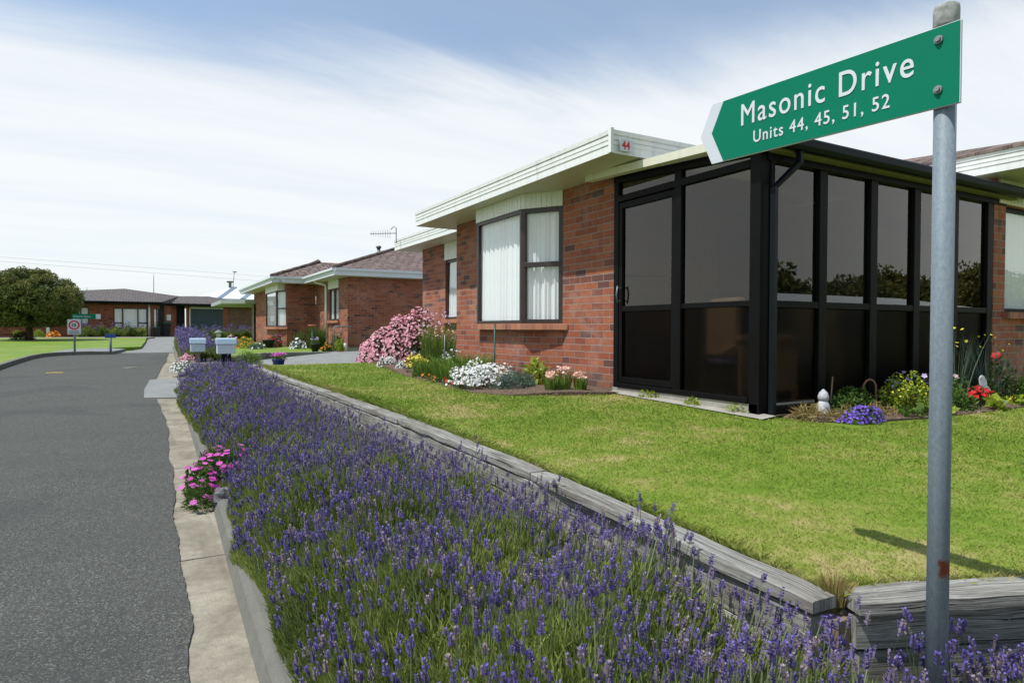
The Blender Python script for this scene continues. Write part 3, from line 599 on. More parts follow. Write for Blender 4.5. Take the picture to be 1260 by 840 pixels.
# roof: fascia, soffit, flat-pitched top
rf = MB()
rf.prism([(4.215, 5.36), (12, 5.36), (12, 14.6), (5.10, 14.6), (5.10, 10.9), (4.215, 10.9)][::1], SOF+.002, SOF+.02)
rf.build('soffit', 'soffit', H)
rf = MB()
fascia(rf, (4.21, 5.36), (4.21, 10.93), (-1, 0), SOF); fascia(rf, (5.10, 10.93), (5.10, 14.62), (-1, 0), SOF)
fascia(rf, (14.0, 5.36), (4.21, 5.36), (0, -1), SOF, .235); fascia(rf, (4.2, 10.93), (5.1, 10.93), (0, 1), SOF); fascia(rf, (5.1, 14.62), (12, 14.62), (0, 1), SOF)
rf.box(4.176, 4.214, 5.318, 5.362, SOF-.004, SOF+.25)
rf.build('fascia', 'white_paint', H)
rf = MB(); rf.hexa([(5.12, 5.37, SOF+.03), (12, 5.37, SOF+.03), (12, 14.6, SOF+.03), (5.12, 14.6, SOF+.03), (5.12, 5.37, SOF+.20), (12, 5.37, SOF+.20), (12, 14.6, SOF+.21), (5.12, 14.6, SOF+.21)]); rf.box(4.22, 5.125, 5.6, 10.9, SOF+.03, SOF+.19)
rf.build('roof', 'roof_blue_strip', H)
def text_obj(s_, size, mat, name, parent, mw, sx=1., off=0., ext=.001, align='LEFT', sp_=1.):
    c = bpy.data.curves.new(name, 'FONT'); c.body = s_; c.size = size; c.extrude = ext; c.offset = off; c.align_x = align; c.space_character = sp_; c.resolution_u = 5
    t = bpy.data.objects.new('tmp', c); col.objects.link(t); dg = bpy.context.evaluated_depsgraph_get(); me = bpy.data.meshes.new_from_object(t.evaluated_get(dg)); bpy.data.objects.remove(t)
    me.name = name; me.materials.clear(); me.materials.append(MATS[mat])
    pl_ = parent.location if parent.type == 'EMPTY' else (parent.parent.location if parent.parent else parent.location)
    me.transform(Matrix.Translation(-Vector(pl_)) @ mw @ Matrix.Diagonal((sx, 1, 1, 1)))
    o = bpy.data.objects.new(name, me); col.objects.link(o); o.parent = parent; return o
# house number on the end fascia (faces -Y)
m = MB(); m.box(4.29, 4.46, 5.31, 5.318, SOF+.025, SOF+.150); npl = m.build('number_plate', 'sign_white', H)
text_obj('44', .125, 'red_paint', 'house_number', npl, Matrix.Translation((4.315, 5.309, SOF+.045)) @ Matrix.Rotation(R(90), 4, 'X'), sx=.85, off=.003)

# ---- conservatory
C = thing('conservatory', (4.8, 3.94, .66), 'black framed conservatory with tinted glass on the near end of the house', 'conservatory')
def fbar(mb, x0, x1, y0, y1, z0, z1): mb.box(x0, x1, y0, y1, z0, z1)
f = MB()
X = 4.8; Z0 = .72; ZT = 2.90
zr_ = lambda y: 3.02+.13*(y-3.94)/2.06                                    # raked head
fbar(f, X-.02, X+.06, 5.94, 6.025, Z0, 3.14); fbar(f, X-.02, X+.05, 4.93, 5.03, Z0, 3.08); f.box(X-.02, X+.10, 3.94, 4.06, Z0-.13, 3.03)
f.box(X-.035, X+.06, 4.06, 5.94, Z0, Z0+.055); f.box(X-.024, X+.05, 4.06, 5.94, ZT-.03, ZT+.045)
f.hexa([(X-.03, 3.94, zr_(3.94)-.05), (X+.06, 3.94, zr_(3.94)-.05), (X+.06, 6.02, zr_(6.02)-.05), (X-.03, 6.02, zr_(6.02)-.05), (X-.03, 3.94, zr_(3.94)+.03), (X+.06, 3.94, zr_(3.94)+.03), (X+.06, 6.02, zr_(6.02)+.03), (X-.03, 6.02, zr_(6.02)+.03)])
f.box(X-.01, X+.04, 4.06, 4.93, 1.61, 1.665)                               # mid rail, fixed light
# long side facing the lawn
posts = [4.80, 5.63, 6.45, 7.24, 8.02, 8.80]
for i, px1 in enumerate(posts):
    if i == 0: f.box(4.90, 4.955, 3.925, 4.03, Z0-.10, 3.03)
    else: f.box(px1-.02, px1+.10, 3.935, 3.995, Z0-.10, 3.03)
f.box(4.955, 8.8, 3.93, 4.0, Z0-.1, Z0-.02); f.box(4.955, 8.8, 3.939, 3.99, 1.60, 1.665); f.box(4.86, 9.2, 3.92, 4.03, 2.92, 3.03)
f.box(5.0, 8.8, 4.03, 4.06, 2.72, 2.93)  # dark strip behind the pane tops, stands in for the shaded band
f.build('frame', 'black_frame', C, bevel=.006)
# sliding door
dr = MB()
for a in ((X-.012, X+.04, 5.03, 5.075, Z0+.06, ZT-.04), (X-.012, X+.04, 5.88, 5.935, Z0+.06, ZT-.04), (X-.012, X+.04, 5.075, 5.88, Z0+.06, Z0+.13), (X-.012, X+.04, 5.075, 5.88, ZT-.11, ZT-.04), (X-.012, X+.04, 5.075, 5.88, 1.60, 1.665)): dr.box(*a)
dr = dr.build('sliding_door', 'black_frame', C, bevel=.004)
m = MB(); m.box(X-.06, X-.012, 5.89, 5.91, 1.72, 1.735); m.box(X-.06, X-.012, 5.89, 5.91, 1.87, 1.885); m.tube([(X-.06, 5.90, 1.70), (X-.075, 5.90, 1.80), (X-.06, 5.90, 1.90)], .010, 8); m.build('handle', 'steel_dark', dr)
def pane(parent, P4, mat): g = MB(); g.v.extend(P4); g.face([0, 1, 2, 3]); return g.build('pane', mat, parent)
pane(dr, [(X+.014, 5.88, 1.66), (X+.014, 5.07, 1.66), (X+.014, 5.07, ZT-.1), (X+.014, 5.88, ZT-.1)], 'tinted_glass')
pane(dr, [(X+.014, 5.88, Z0+.1), (X+.014, 5.07, Z0+.1), (X+.014, 5.07, 1.61), (X+.014, 5.88, 1.61)], 'obscured_glass')
pane(C, [(X+.014, 4.93, 1.66), (X+.014, 4.05, 1.66), (X+.014, 4.05, ZT-.02), (X+.014, 4.93, ZT-.02)], 'tinted_glass')
pane(C, [(X+.014, 4.93, Z0+.04), (X+.014, 4.05, Z0+.04), (X+.014, 4.05, 1.62), (X+.014, 4.93, 1.62)], 'obscured_glass')
pane(C, [(X+.014, 5.95, ZT+.03), (X+.014, 5.02, ZT+.03), (X+.014, 5.02, zr_(5.02)-.04), (X+.014, 5.95, zr_(5.95)-.04)], 'tinted_glass')
pane(C, [(X+.014, 4.94, ZT+.03), (X+.014, 4.05, ZT+.03), (X+.014, 4.05, zr_(4.05)-.04), (X+.014, 4.94, zr_(4.94)-.04)], 'tinted_glass')
for a, b in zip(posts, posts[1:]):
    a_ = max(a+.09, 4.95); pane(C, [(a_, 3.975, 1.66), (b-.02, 3.975, 1.66), (b-.02, 3.975, 2.93), (a_, 3.975, 2.93)], 'tinted_glass')
    pane(C, [(a_, 3.975, Z0-.05), (b-.02, 3.975, Z0-.05), (b-.02, 3.975, 1.61), (a_, 3.975, 1.61)], 'obscured_glass')
# roof sheet, cream barge board, lining, gutter, downpipe
r_ = MB(); r_.hexa([(4.70, 3.80, 3.075), (9.3, 3.80, 3.075), (9.3, 6.0, 3.20), (4.70, 6.0, 3.20), (4.70, 3.80, 3.09), (9.3, 3.80, 3.09), (9.3, 6.0, 3.215), (4.70, 6.0, 3.215)]); r_.build('roof', 'roof_sheet', C)
b_ = MB(); b_.hexa([(4.60, 3.86, 3.045), (4.70, 3.86, 3.045), (4.70, 6.35, 3.17), (4.60, 6.35, 3.17), (4.60, 3.86, 3.125), (4.70, 3.86, 3.125), (4.70, 6.35, 3.255), (4.60, 6.35, 3.255)]); b_.build('barge_board', 'cream_paint', C)
b_ = MB(); b_.box(4.86, 9.25, 3.84, 3.92, 2.985, 3.035); b_.build('gutter_lining', 'lining_olive', C)
g_ = MB(); g_.extr([(0, 3.035), (.05, 3.00), (.10, 3.00), (.13, 3.03), (.135, 3.09), (.12, 3.11), (.0, 3.11)], (4.66, 3.86), (9.6, 3.86), (0, -1)); g_.build('gutter', 'gutter_black', C, bevel=.006)
d_ = MB(); d_.tube([(5.12, 3.80, 3.02), (5.12, 3.80, 2.90), (4.86, 3.86, 2.66), (4.86, 3.86, .62)], .034, 4, sm=False); d_.build('downpipe', 'gutter_black', C)
fl = MB(); fl.box(4.92, 8.9, 4.08, 6.0, .5, .70); fl.build('floor', 'inside_floor', C)
cl = MB(); cl.box(4.95, 8.75, 4.08, 6.0, 2.98, 2.995); 
# things inside, seen dimly through the glass
cu = thing('indoor_blind', (7.0, 5.0, .70), 'grey drape on a pale rail hanging inside the conservatory', 'curtain')
c = MB(); rows = []
for i in range(90): y = 4.15+1.8*i/89; o_ = .03*math.sin(y*38); rows.append([(7.0+o_, y, .75), (7.0+o_*.5, y, 2.90)])
c.grid(rows); c.build('drape', 'grey_curtain', cu); c = MB(); c.box(6.97, 7.03, 4.12, 5.98, 2.90, 2.93); c.build('rail', 'cream_paint', cu)
def chair(loc, rz, label, cm):
    t = thing('armchair', loc, label, 'chair', 'chairs inside the conservatory'); L_ = lambda x0, x1, y0, y1, z0, z1: (loc[0]+x0, loc[0]+x1, loc[1]+y0, loc[1]+y1, loc[2]+z0, loc[2]+z1)
    s_ = MB(); s_.box(*L_(-.28, .28, -.27, .27, .34, .44)); s_.build('seat', cm, t, bevel=.03)
    s_ = MB(); s_.box(*L_(-.28, .28, .20, .30, .42, 1.02)); s_.build('backrest', 'chair_wood', t, bevel=.03)
    for sx in (-1, 1):
        s_ = MB(); s_.box(*L_(sx*.33-.03, sx*.33+.03, -.28, .30, .58, .64)); s_.build('armrest', 'chair_wood', t, bevel=.01)
        s_ = MB(); s_.box(*L_(sx*.33-.022, sx*.33+.022, -.24, .27, .10, .575)); s_.build('side_panel', 'chair_wood', t)
        for sy in (-1, 1): s_ = MB(); s_.box(*L_(sx*.33-.025, sx*.33+.025, sy*.25-.025, sy*.25+.025, 0, .58)); s_.build('leg', 'chair_wood', t)
    t.rotation_euler.z = rz; return t
chair((5.42, 4.62, .70), R(75), 'pale wooden armchair behind the glass at the conservatory corner', 'cushion')
chair((6.35, 4.75, .70), R(-60), 'wooden armchair behind the second long pane from the corner', 'cushion')

# ---- neighbouring house on the right
N = thing('brick_house', (8.9, 3.94, .6), 'neighbouring brick house with brown tiled roof behind the sign post', 'house')
m = MB(); wall_mesh(m, (8.927, 3.937), (16, 3.937), .45, SOF, .11, [(.28, 2.2, 1.62, 2.93)]); wall_mesh(m, (8.93, 10), (8.93, 3.94), .45, SOF, .11); m.build('wall', 'brick', N)
window(N, (9.21, 3.99), (11.1, 3.99), 1.62, 2.93, verts=[1.0], fmat='black_frame', curtain='net_curtain')
m = MB(); m.box(9.16, 11.15, 3.86, 3.95, 1.54, 1.62); m.build('window_sill', 'sill_brick', N)
m = MB()
for i in range(26): m.box(9.0+i*.09+.004, 9.0+(i+1)*.09-.004, 3.91, 3.938, 2.94, SOF)
m.build('cladding', 'cream_paint', N)
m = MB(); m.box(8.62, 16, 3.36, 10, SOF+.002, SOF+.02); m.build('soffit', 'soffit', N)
m = MB(); fascia(m, (8.60, 3.36), (8.60, 10), (-1, 0), SOF); fascia(m, (16, 3.36), (8.60, 3.36), (0, -1), SOF); m.build('fascia', 'white_paint', N)
m = MB(); m.hexa([(8.55, 3.30, SOF+.235), (16, 3.30, SOF+.235), (16, 10, SOF+.235), (8.55, 10, SOF+.235), (8.55, 3.30, SOF+.27), (16, 3.30, SOF+.27), (16, 6.6, SOF+.9), (10.4, 6.6, SOF+.9)]); m.build('roof', 'roof_tiles', N)

# ---- middle house (second unit)
Q = thing('brick_house', (6.02, 22.14, .66), 'middle brick house with brown tiled hip roof and grey fascia beyond the pink bush', 'house')
m = MB()
wall_mesh(m, (6.02, 26.94), (6.02, 22.14), .4, SOF-.05, .11, [(2.2, 3.63, 1.68, 2.86)]); wall_mesh(m, (6.017, 22.137), (16, 22.137), .4, SOF-.05, .11)
wall_mesh(m, (4.867, 26.937), (6.01, 26.937), .4, SOF-.05, .11); wall_mesh(m, (4.87, 36), (4.87, 26.94), .4, SOF-.05, .11, [(5.5, 8.95, 1.46, 2.95)])
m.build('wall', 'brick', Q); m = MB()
for a, b in zip([(4.87, 30.5), (4.60, 30.1), (4.60, 27.5), (4.87, 27.0)], [(4.60, 30.1), (4.60, 27.5), (4.87, 27.0)]): wall_mesh(m, a, b, .4, 1.36, .1)
m.build('bay_wall', 'brick', Q)
m = MB(); m.box(6.0, 16, 22.12, 22.134, .4, .74); m.build('plinth', 'concrete_plinth', Q)
m = MB(); m.box(6.3, 6.32, 22.4, 26.5, .5, 3.1); m.box(5.3, 5.32, 27.1, 31, .5, 3.1); m.build('inner_lining', 'dark_inside', Q)
window(Q, (6.03, 24.70), (6.03, 23.35), 1.70, 2.86, verts=[.7], curtain='net_curtain')
m = MB(); m.box(5.94, 6.02, 23.2, 24.9, 1.60, 1.69); m.build('window_sill', 'sill_brick', Q)
window(Q, (4.87, 30.5), (4.55, 30.05), 1.46, 2.92, curtain='net_curtain'); window(Q, (4.55, 30.05), (4.55, 27.5), 1.46, 2.92, curtain='net_curtain')
window(Q, (4.55, 27.5), (4.87, 27.0), 1.46, 2.92, horiz=[(.03, .55, 2.2)], curtain='net_curtain')
m = MB(); m.prism([(4.87, 30.7), (4.47, 30.15), (4.47, 27.4), (4.87, 26.85)], 1.36, 1.46); m.build('window_sill', 'sill_brick', Q)
m = MB(); m.box(4.57, 4.86, 27.25, 30.3, 2.92, SOF-.05); m.build('bay_cladding', 'white_paint', Q); m = MB(); m.box(5.985, 6.018, 23.3, 24.8, 2.87, SOF-.05); m.build('window_cladding', 'white_paint', Q)
# roof outline: main part over x>5.57 from y 21.7, left part over x>4.3 from y 26.4
zf_ = SOF-.05
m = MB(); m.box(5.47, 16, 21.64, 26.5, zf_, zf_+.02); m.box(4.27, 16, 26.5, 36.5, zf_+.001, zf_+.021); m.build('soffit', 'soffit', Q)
m = MB()
for a, b, s_ in (((5.45, 21.62), (5.45, 26.4), (-1, 0)), ((16, 21.62), (5.45, 21.62), (0, -1)), ((5.45, 26.42), (4.25, 26.42), (0, -1)), ((4.25, 26.4), (4.25, 36.5), (-1, 0))):
    m.extr([(-.01, zf_), (.02, zf_), (.02, zf_+.13), (.06, zf_+.14), (.09, zf_+.17), (.09, zf_+.24), (-.01, zf_+.24)], a, b, s_)
m.build('fascia', 'grey_fascia', Q)
m = MB(); a0 = zf_+.235
m.v.extend([(5.42, 21.6, a0), (16, 21.6, a0), (16, 26.2, a0+1.35), (9.2, 26.2, a0+1.35), (5.42, 31.5, a0), (9.2, 31.5, a0+1.35)]); m.face([0, 1, 2, 3]); m.face([4, 0, 3, 5])
m.v.extend([(4.2, 26.4, a0), (5.5, 26.4, a0+.02), (7.8, 28.6, a0+.86), (6.55, 28.6, a0+.86), (4.2, 36.5, a0), (6.55, 36.5, a0+.86), (7.8, 36.5, a0+.86)]); m.face([6, 7, 8, 9]); m.face([10, 6, 9, 11]); m.face([9, 8, 12, 11]); m.face([7, 0, 3, 8])
m.build('roof', 'roof_tiles', Q)
m = MB(); m.tube([(9.2, 26.2, a0+1.37), (5.42, 21.62, a0+.03)], .07, 6); m.tube([(6.55, 28.6, a0+.88), (4.2, 26.42, a0+.03)], .07, 6); m.tube([(6.5, 28.6, a0+.9), (6.55, 36.5, a0+.9)], .08, 6); m.tube([(9.2, 26.2, a0+1.38), (16, 26.2, a0+1.38)], .08, 6); m.build('ridge_cap', 'roof_tiles', Q)
m = MB(); m.tube([(8.04, 25, 3.9), (8.04, 25, 4.62)], .07, 10); m.lathe(8.04, 25, [(.11, 4.60), (.11, 4.66), (.03, 4.70)], 10); m.build('flue', 'steel_dark', Q)
m = MB(); m.tube([(5.45, 24.95, zf_+.05), (5.60, 24.95, zf_-.05), (5.93, 24.95, zf_-.12), (5.95, 24.95, zf_-.3), (5.95, 24.95, .7)], .05, 8); m.build('downpipe', 'white_paint', Q)
m = MB(); m.box(4.42, 4.70, 26.322, 26.331, zf_+.03, zf_+.14); npl = m.build('number_plate', 'grey_fascia', Q)
text_obj('45', .13, 'red_paint', 'house_number', npl, Matrix.Translation((4.46, 26.318, zf_+.035)) @ Matrix.Rotation(R(90), 4, 'X'))

# ---- garage-fronted house at the end of the street
D = thing('brick_house', (0, 48, .86), 'low dark roofed brick house with a navy garage door at the end of the street', 'house')
E0, EV = .5, 2.93
m = MB(); wall_mesh(m, (-8.2, 48), (.30, 48), E0, EV, .11, [(6.33, 8.22, 1.35, 2.68), (4.0, 5.05, 1.6, 2.7)]); wall_mesh(m, (.30, 48), (1.25, 49.3), E0, EV, .11, [(.12, .75, 1.35, 2.68)]); wall_mesh(m, (1.25, 49.3), (1.75, 50), E0, EV, .11)
m.build('wall', 'brick_far', D); m = MB(); wall_mesh(m, (2.35, 50), (2.62, 50), E0, EV, .11); m.build('pier', 'brick_far', D); m = MB(); wall_mesh(m, (4.68, 50), (5.0, 50), E0, EV, .11); m.build('pier', 'brick_far', D)
m = MB(); wall_mesh(m, (5.0, 50), (8.6, 51.5), E0, EV, .11); m.build('wall', 'brick_brown', D)
m = MB(); m.box(1.4, 2.3, 50.6, 50.7, E0, EV); m.box(-7.5, 1, 48.6, 48.62, .9, 2.9); m.build('entry', 'dark_inside', D)
m = MB(); m.box(2.62, 4.68, 50.02, 50.08, .86, 2.75)
for i in range(8): m.box(2.63, 4.67, 50.005, 50.02, .9+i*.23, .9+i*.23+.2)
m.build('garage_door', 'garage_door', D); m = MB(); m.box(2.55, 2.62, 49.97, 50.02, .86, 2.8); m.box(2.55, 4.72, 49.97, 50.02, 2.75, 2.82); m.build('garage_frame', 'white_paint', D)
window(D, (-1.87, 48.05), (.02, 48.05), 1.35, 2.68, verts=[.5, 1.35], horiz=[(.05, .5, 1.72), (1.35, 1.85, 1.72)], curtain='net_curtain', w_=.07)
window(D, (.37, 48.11), (.75, 48.61), 1.35, 2.68, verts=[.35], curtain='net_curtain', w_=.06); window(D, (-4.2, 48.05), (-3.15, 48.05), 1.6, 2.7, verts=[.6], curtain='net_curtain', w_=.06)
m = MB(); m.tube([(.12, 47.88, 2.9), (.12, 47.9, .86)], .06, 8); m.build('downpipe', 'white_paint', D)
m = MB(); m.box(1.05, 1.4, 49.15, 49.2, 1.9, 2.3); m.build('meter_box', 'white_plastic', D)
m = MB(); ez = EV
for a, b, s_ in (((-8.8, 47.4), (.75, 47.4), (0, -1)), ((.75, 47.4), (1.3, 49.3), (.96, -.27)), ((1.3, 49.35), (5.3, 49.35), (0, -1)), ((5.3, 49.35), (9.2, 51.1), (.41, -.91))):
    m.extr([(0, ez-.02), (.04, ez-.02), (.09, ez+.06), (.09, ez+.14), (0, ez+.14)], a, b, s_)
m.prism([(-8.8, 47.42), (.75, 47.42), (1.3, 49.37), (5.3, 49.37), (9.2, 51.1), (9.2, 56), (-8.8, 56)], ez-.02, ez); m.build('fascia', 'gutter_black', D)
m = MB(); z_ = ez+.13
m.v.extend([(-8.8, 47.35, z_), (.8, 47.35, z_), (-1.35, 52, z_+1.05), (-5.2, 52, z_+.75), (1.35, 49.3, z_), (2.0, 52, z_+.62), (3.95, 52, z_+.66), (5.35, 49.3, z_), (9.25, 51.05, z_), (6.6, 54, z_+.3), (-8.8, 57, z_), (9.2, 57, z_)])
m.face([0, 1, 2, 3]); m.face([1, 4, 5, 2]); m.face([4, 7, 6, 5]); m.face([7, 8, 9, 6]); m.face([0, 3, 10]); m.face([3, 2, 5, 6, 9, 11, 10]); m.face([8, 11, 9]); m.build('roof', 'roof_far', D)

# ---- metal-roofed house behind and the canopy beside it
W_ = thing('metal_roofed_house', (7, 62, .88), 'distant house with pale metal roof crossed by blue strips', 'house')
m = MB(); m.box(3.6, 14, 62.5, 70, .5, 3.7); m.build('wall', 'brick_pale', W_)
m = MB(); m.hexa([(3.3, 60, 3.80), (14.5, 60, 3.80), (14.5, 64, 5.02), (6.7, 64, 5.02), (3.3, 60, 3.92), (14.5, 60, 3.92), (14.5, 64, 5.13), (6.7, 64, 5.13)]); m.hexa([(6.7, 64.01, 4.9), (14.5, 64.01, 4.9), (14.5, 70, 3.8), (4, 70, 3.8), (6.7, 64.01, 5.13), (14.5, 64.01, 5.13), (14.5, 70, 3.9), (4, 70, 3.9)])
rr_ = m.build('roof', 'roof_white', W_)
m = MB()
for xa, xb in ((5.15, 6.80), (7.0, 8.75)): m.hexa([(xa, 59.98, 3.925), (xa+.38, 59.98, 3.925), (xb+.38, 63.95, 5.125), (xb, 63.95, 5.125), (xa, 59.98, 3.96), (xa+.38, 59.98, 3.96), (xb+.38, 63.95, 5.17), (xb, 63.95, 5.17)])
m.build('roof_strip', 'roof_blue_strip', W_)
m = MB(); m.box(6.5, 6.72, 63.8, 64.1, 5.0, 5.55); m.box(6.35, 6.87, 63.7, 64.2, 5.55, 5.68); m.build('chimney', 'steel_dark', W_)
m = MB(); m.tube([(6.85, 64, 5.1), (6.98, 64, 6.5)], .025, 6); m.box(6.85, 7.2, 63.95, 64.05, 6.5, 6.58); m.build('aerial', 'steel_dark', W_)
K = thing('carport', (4.9, 38, .7), 'grey flat roofed carport with a pale brick pier left of the middle house', 'carport')
m = MB(); m.prism([(3.3, 36.2), (4.35, 35.4), (6.5, 35.4), (6.5, 42), (3.3, 42)], 2.66, 2.84); m.build('roof', 'canopy_grey', K)
m = MB(); m.box(4.87, 5.1, 35.4, 36.85, .6, 2.66); m.build('pier', 'brick_pale', K)
m = MB(); m.tube([(4.95, 33.6, .7), (4.95, 33.6, 2.9)], .05, 8); m.build('downpipe', 'gutter_black', K)
# chimney-like aerials on the street-end house
for x_, h0, h1, lab in ((.42, 3.2, 5.2, 'thin radio mast rising behind the street-end house roof'), (-3.52, 3.2, 4.1, 'short aerial beside the big round tree on the far roof')):
    m = MB(); m.tube([(x_, 52, h0), (x_, 52, h1)], .022, 5)
    if h1 < 5: m.bar((x_-.3, 52, 3.7), (x_+.05, 52, 3.62), .03, .03); m.bar((x_-.2, 52, 3.9), (x_+.2, 52, 3.9), .02, .02)
    tag(m.build('roof_aerial', 'steel_dark'), lab, 'aerial')
# houses across the street and beyond the lawn: seen mirrored in the conservatory glass
for (hx, hy, sx, sy, lab, nm) in ((-26, 12, 12, 8, 'long tiled bungalow across the street, mirrored in the dark glass', 'bungalow'), (34, -17, 26, 8, 'pale roofed bungalow behind the viewer, mirrored in the long glass side', 'bungalow')):
    t = thing(nm, (hx, hy, 0), lab, 'house'); m = MB(); m.box(hx-sy/2, hx+sy/2, hy-sx/2, hy+sx/2, 0, 2.6) if hx < 0 else m.box(hx-sx/2, hx+sx/2, hy-sy/2, hy+sy/2, 0, 2.6); m.build('wall', 'brick_brown', t)
    m = MB(); a, b = (sy, sx) if hx < 0 else (sx, sy); q = .6
    m.v.extend([(hx-a/2-q, hy-b/2-q, 2.6), (hx+a/2+q, hy-b/2-q, 2.6), (hx+a/2+q, hy+b/2+q, 2.6), (hx-a/2-q, hy+b/2+q, 2.6)])
    if hx < 0: m.v.extend([(hx, hy-b/2+3, 4.3), (hx, hy+b/2-3, 4.3)]); fs = [(0, 1, 4), (1, 2, 5, 4), (2, 3, 5), (3, 0, 4, 5)]
    else: m.v.extend([(hx-a/2+3, hy, 3.5), (hx+a/2-3, hy, 3.5)]); fs = [(0, 1, 5, 4), (1, 2, 5), (2, 3, 4, 5), (3, 0, 4)]
    for f_ in fs: m.face(list(f_))
    m.face([3, 2, 1, 0]); m.build('roof', 'roof_far' if hx < 0 else 'roof_white', t)
t = thing('utility_pole', (-34, 12.5, 0), 'wooden power pole across the street, mirrored in the conservatory glass', 'utility pole')
m = MB(); m.tube([(-34, 10.2, 0), (-34, 10.2, 5.2)], [.16, .11], 10); m.build('pole', 'post_wood', t); m = MB(); m.box(-34.06, -33.94, 9.2, 11.2, 4.8, 4.92); m.build('crossarm', 'post_wood', t)
# power lines over the far roofs
for i, (za, zb) in enumerate(((7.9, 6.3), (7.5, 5.6))):
    m = MB(); m.tube([(-60+15*k_, 75, za+(zb-za)*(k_*15-48)/16*.35+(.002*(k_-5)**2)) for k_ in range(12)], .012, 4)
    tag(m.build('power_line', 'wire'), ('upper' if i == 0 else 'lower')+' thin overhead wire crossing the sky above the far roofs', 'power line')
# ------------------------------------------------------------------ timber retaining walls
def sleeper(parent, a, b, za, zb, w_, h_, jit=.004):
    """one weathered beam from a to b (XY of its centre line), top heights za, zb; slightly uneven"""
    m = MB(); a = Vector(a); b = Vector(b); d = (b-a); L = d.length; d /= L; s_ = Vector((-d.y, d.x)); n = max(2, int(L/.12)); rings = []
    prof = [(-.5, -1), (.5, -1), (.5, -.10), (.44, 0), (-.42, 0), (-.5, -.12)]; u0 = random.uniform(0, 50)
    for i in range(n+1):
        t = i/n; c = a+(b-a)*t; z = za+(zb-za)*t; j1 = random.uniform(-jit, jit); j2 = random.uniform(-jit, jit)*.6; sh = .88 if i in (0, n) else 1.
        rings.append([(c.x+s_.x*(px1*w_*sh+j1), c.y+s_.y*(px1*w_*sh+j1), z+pz*h_*(.9 if i in (0, n) else 1)+j2-(.006 if i in (0, n) else 0)) for px1, pz in prof])
    k = len(m.v); np_ = len(prof)
    for r_ in rings: m.v.extend(r_)
    per = [0]
    for i in range(np_): j = (i+1) % np_; per.append(per[-1]+math.hypot((prof[j][0]-prof[i][0])*w_, (prof[j][1]-prof[i][1])*h_))
    for i in range(n):
        for j in range(np_):
            A = k+i*np_+j; B = k+i*np_+(j+1) % np_; m.f.append((A, B, B+np_, A+np_)); m.m.append(0); m.sm.append(False)
            ua, ub = u0+L*i/n, u0+L*(i+1)/n; m.uv.extend([(ua, per[j]+u0), (ua, per[j+1]+u0), (ub, per[j+1]+u0), (ub, per[j]+u0)])
    m.face([k+j for j in range(np_)][::-1], 0, (0, 0, 1)); m.face([k+n*np_+j for j in range(np_)], 0, (0, 0, 1))
    return m.build('sleeper', 'weathered_timber', parent)
T = thing('retaining_wall', (1.88, 1.3, .1), 'long weathered grey timber retaining wall running behind the roadside lavender', 'retaining wall')
ys_ = [1.235, 3.05, 5.1, 7.4, 9.8, 12.0, 13.75]
for i, (y0, y1) in enumerate(zip(ys_, ys_[1:])):
    a = (wall_x(y0)-.04, y0+.006); b = (wall_x(y1)-.04, y1-.006); z0 = float(lawn_z(2, y0))+.022+random.uniform(-.006, .004); z1 = float(lawn_z(2, y1))+.022+random.uniform(-.006, .004)
    sleeper(T, a, b, z0, z1, .125, .042)
for row in range(3):
    ys2 = [1.25, 2.4+.9*row, 4.6+.5*row, 7.0, 9.4, 13.7]
    for y0, y1 in zip(ys2, ys2[1:]):
        z0 = float(lawn_z(2, y0))-.032-.125*row; z1 = float(lawn_z(2, y1))-.032-.125*row
        if min(z0, z1) < float(road_z(y1))+.15: continue
        sleeper(T, (wall_x(y0)-.043+.002*row, y0+.004), (wall_x(y1)-.043+.002*row, y1-.004), z0, z1, .105, .118, .003)
T2 = thing('retaining_wall', (2.4, 1.0, .1), 'short timber retaining wall crossing behind the galvanised sign post', 'retaining wall')
def rp_(x, o=0): return (x, ret_y(x)-.03+o)
m = MB(); m.box(1.845, 1.935, 1.215, 1.30, .05, .50); m.build('post', 'post_wood', T2)
sleeper(T2, rp_(1.905), rp_(4.1), .575, .565, .135, .042); sleeper(T2, rp_(4.11), rp_(6.3), .565, .56, .135, .042)
for row in range(3):
    for xa, xb in ((1.915+.012*row, 3.6+.5*row), (3.61+.5*row, 6.3)):
        sleeper(T2, rp_(xa, .008), rp_(xb, .008), .520-.115*row, .515-.115*row, .10, .108, .0035)
T3 = thing('retaining_wall', (3, 19.9, .4), 'low timber retaining wall under the lawn of the middle house beside the driveway', 'retaining wall')
for (a, b), n_ in ((((1.72, 17.6), (2.3, 18.6)), 2), (((2.3, 18.6), (3.0, 19.95)), 2), (((3.0, 19.95), (5.25, 19.95)), 2)):
    for row in range(n_): sleeper(T3, a, b, .69-.14*row, .69-.14*row, .10, .13)
T4 = thing('retaining_wall', (1.72, 20, .4), 'pale slatted timber retaining wall beside the two letterboxes', 'retaining wall')
for row in range(3):
    for y0 in (17.6, 20.0, 22.4, 24.8): sleeper(T4, (1.70, y0), (1.70, y0+2.38), .70-.13*row+.0*y0, .70-.13*row, .08, .115)
T5 = thing('planter_edge', (1.0, 17.0, .4), 'short timber edging beam in front of the pink and white flowers by the road', 'planter')
sleeper(T5, (.86, 16.72), (1.72, 16.5), .60, .60, .08, .14)

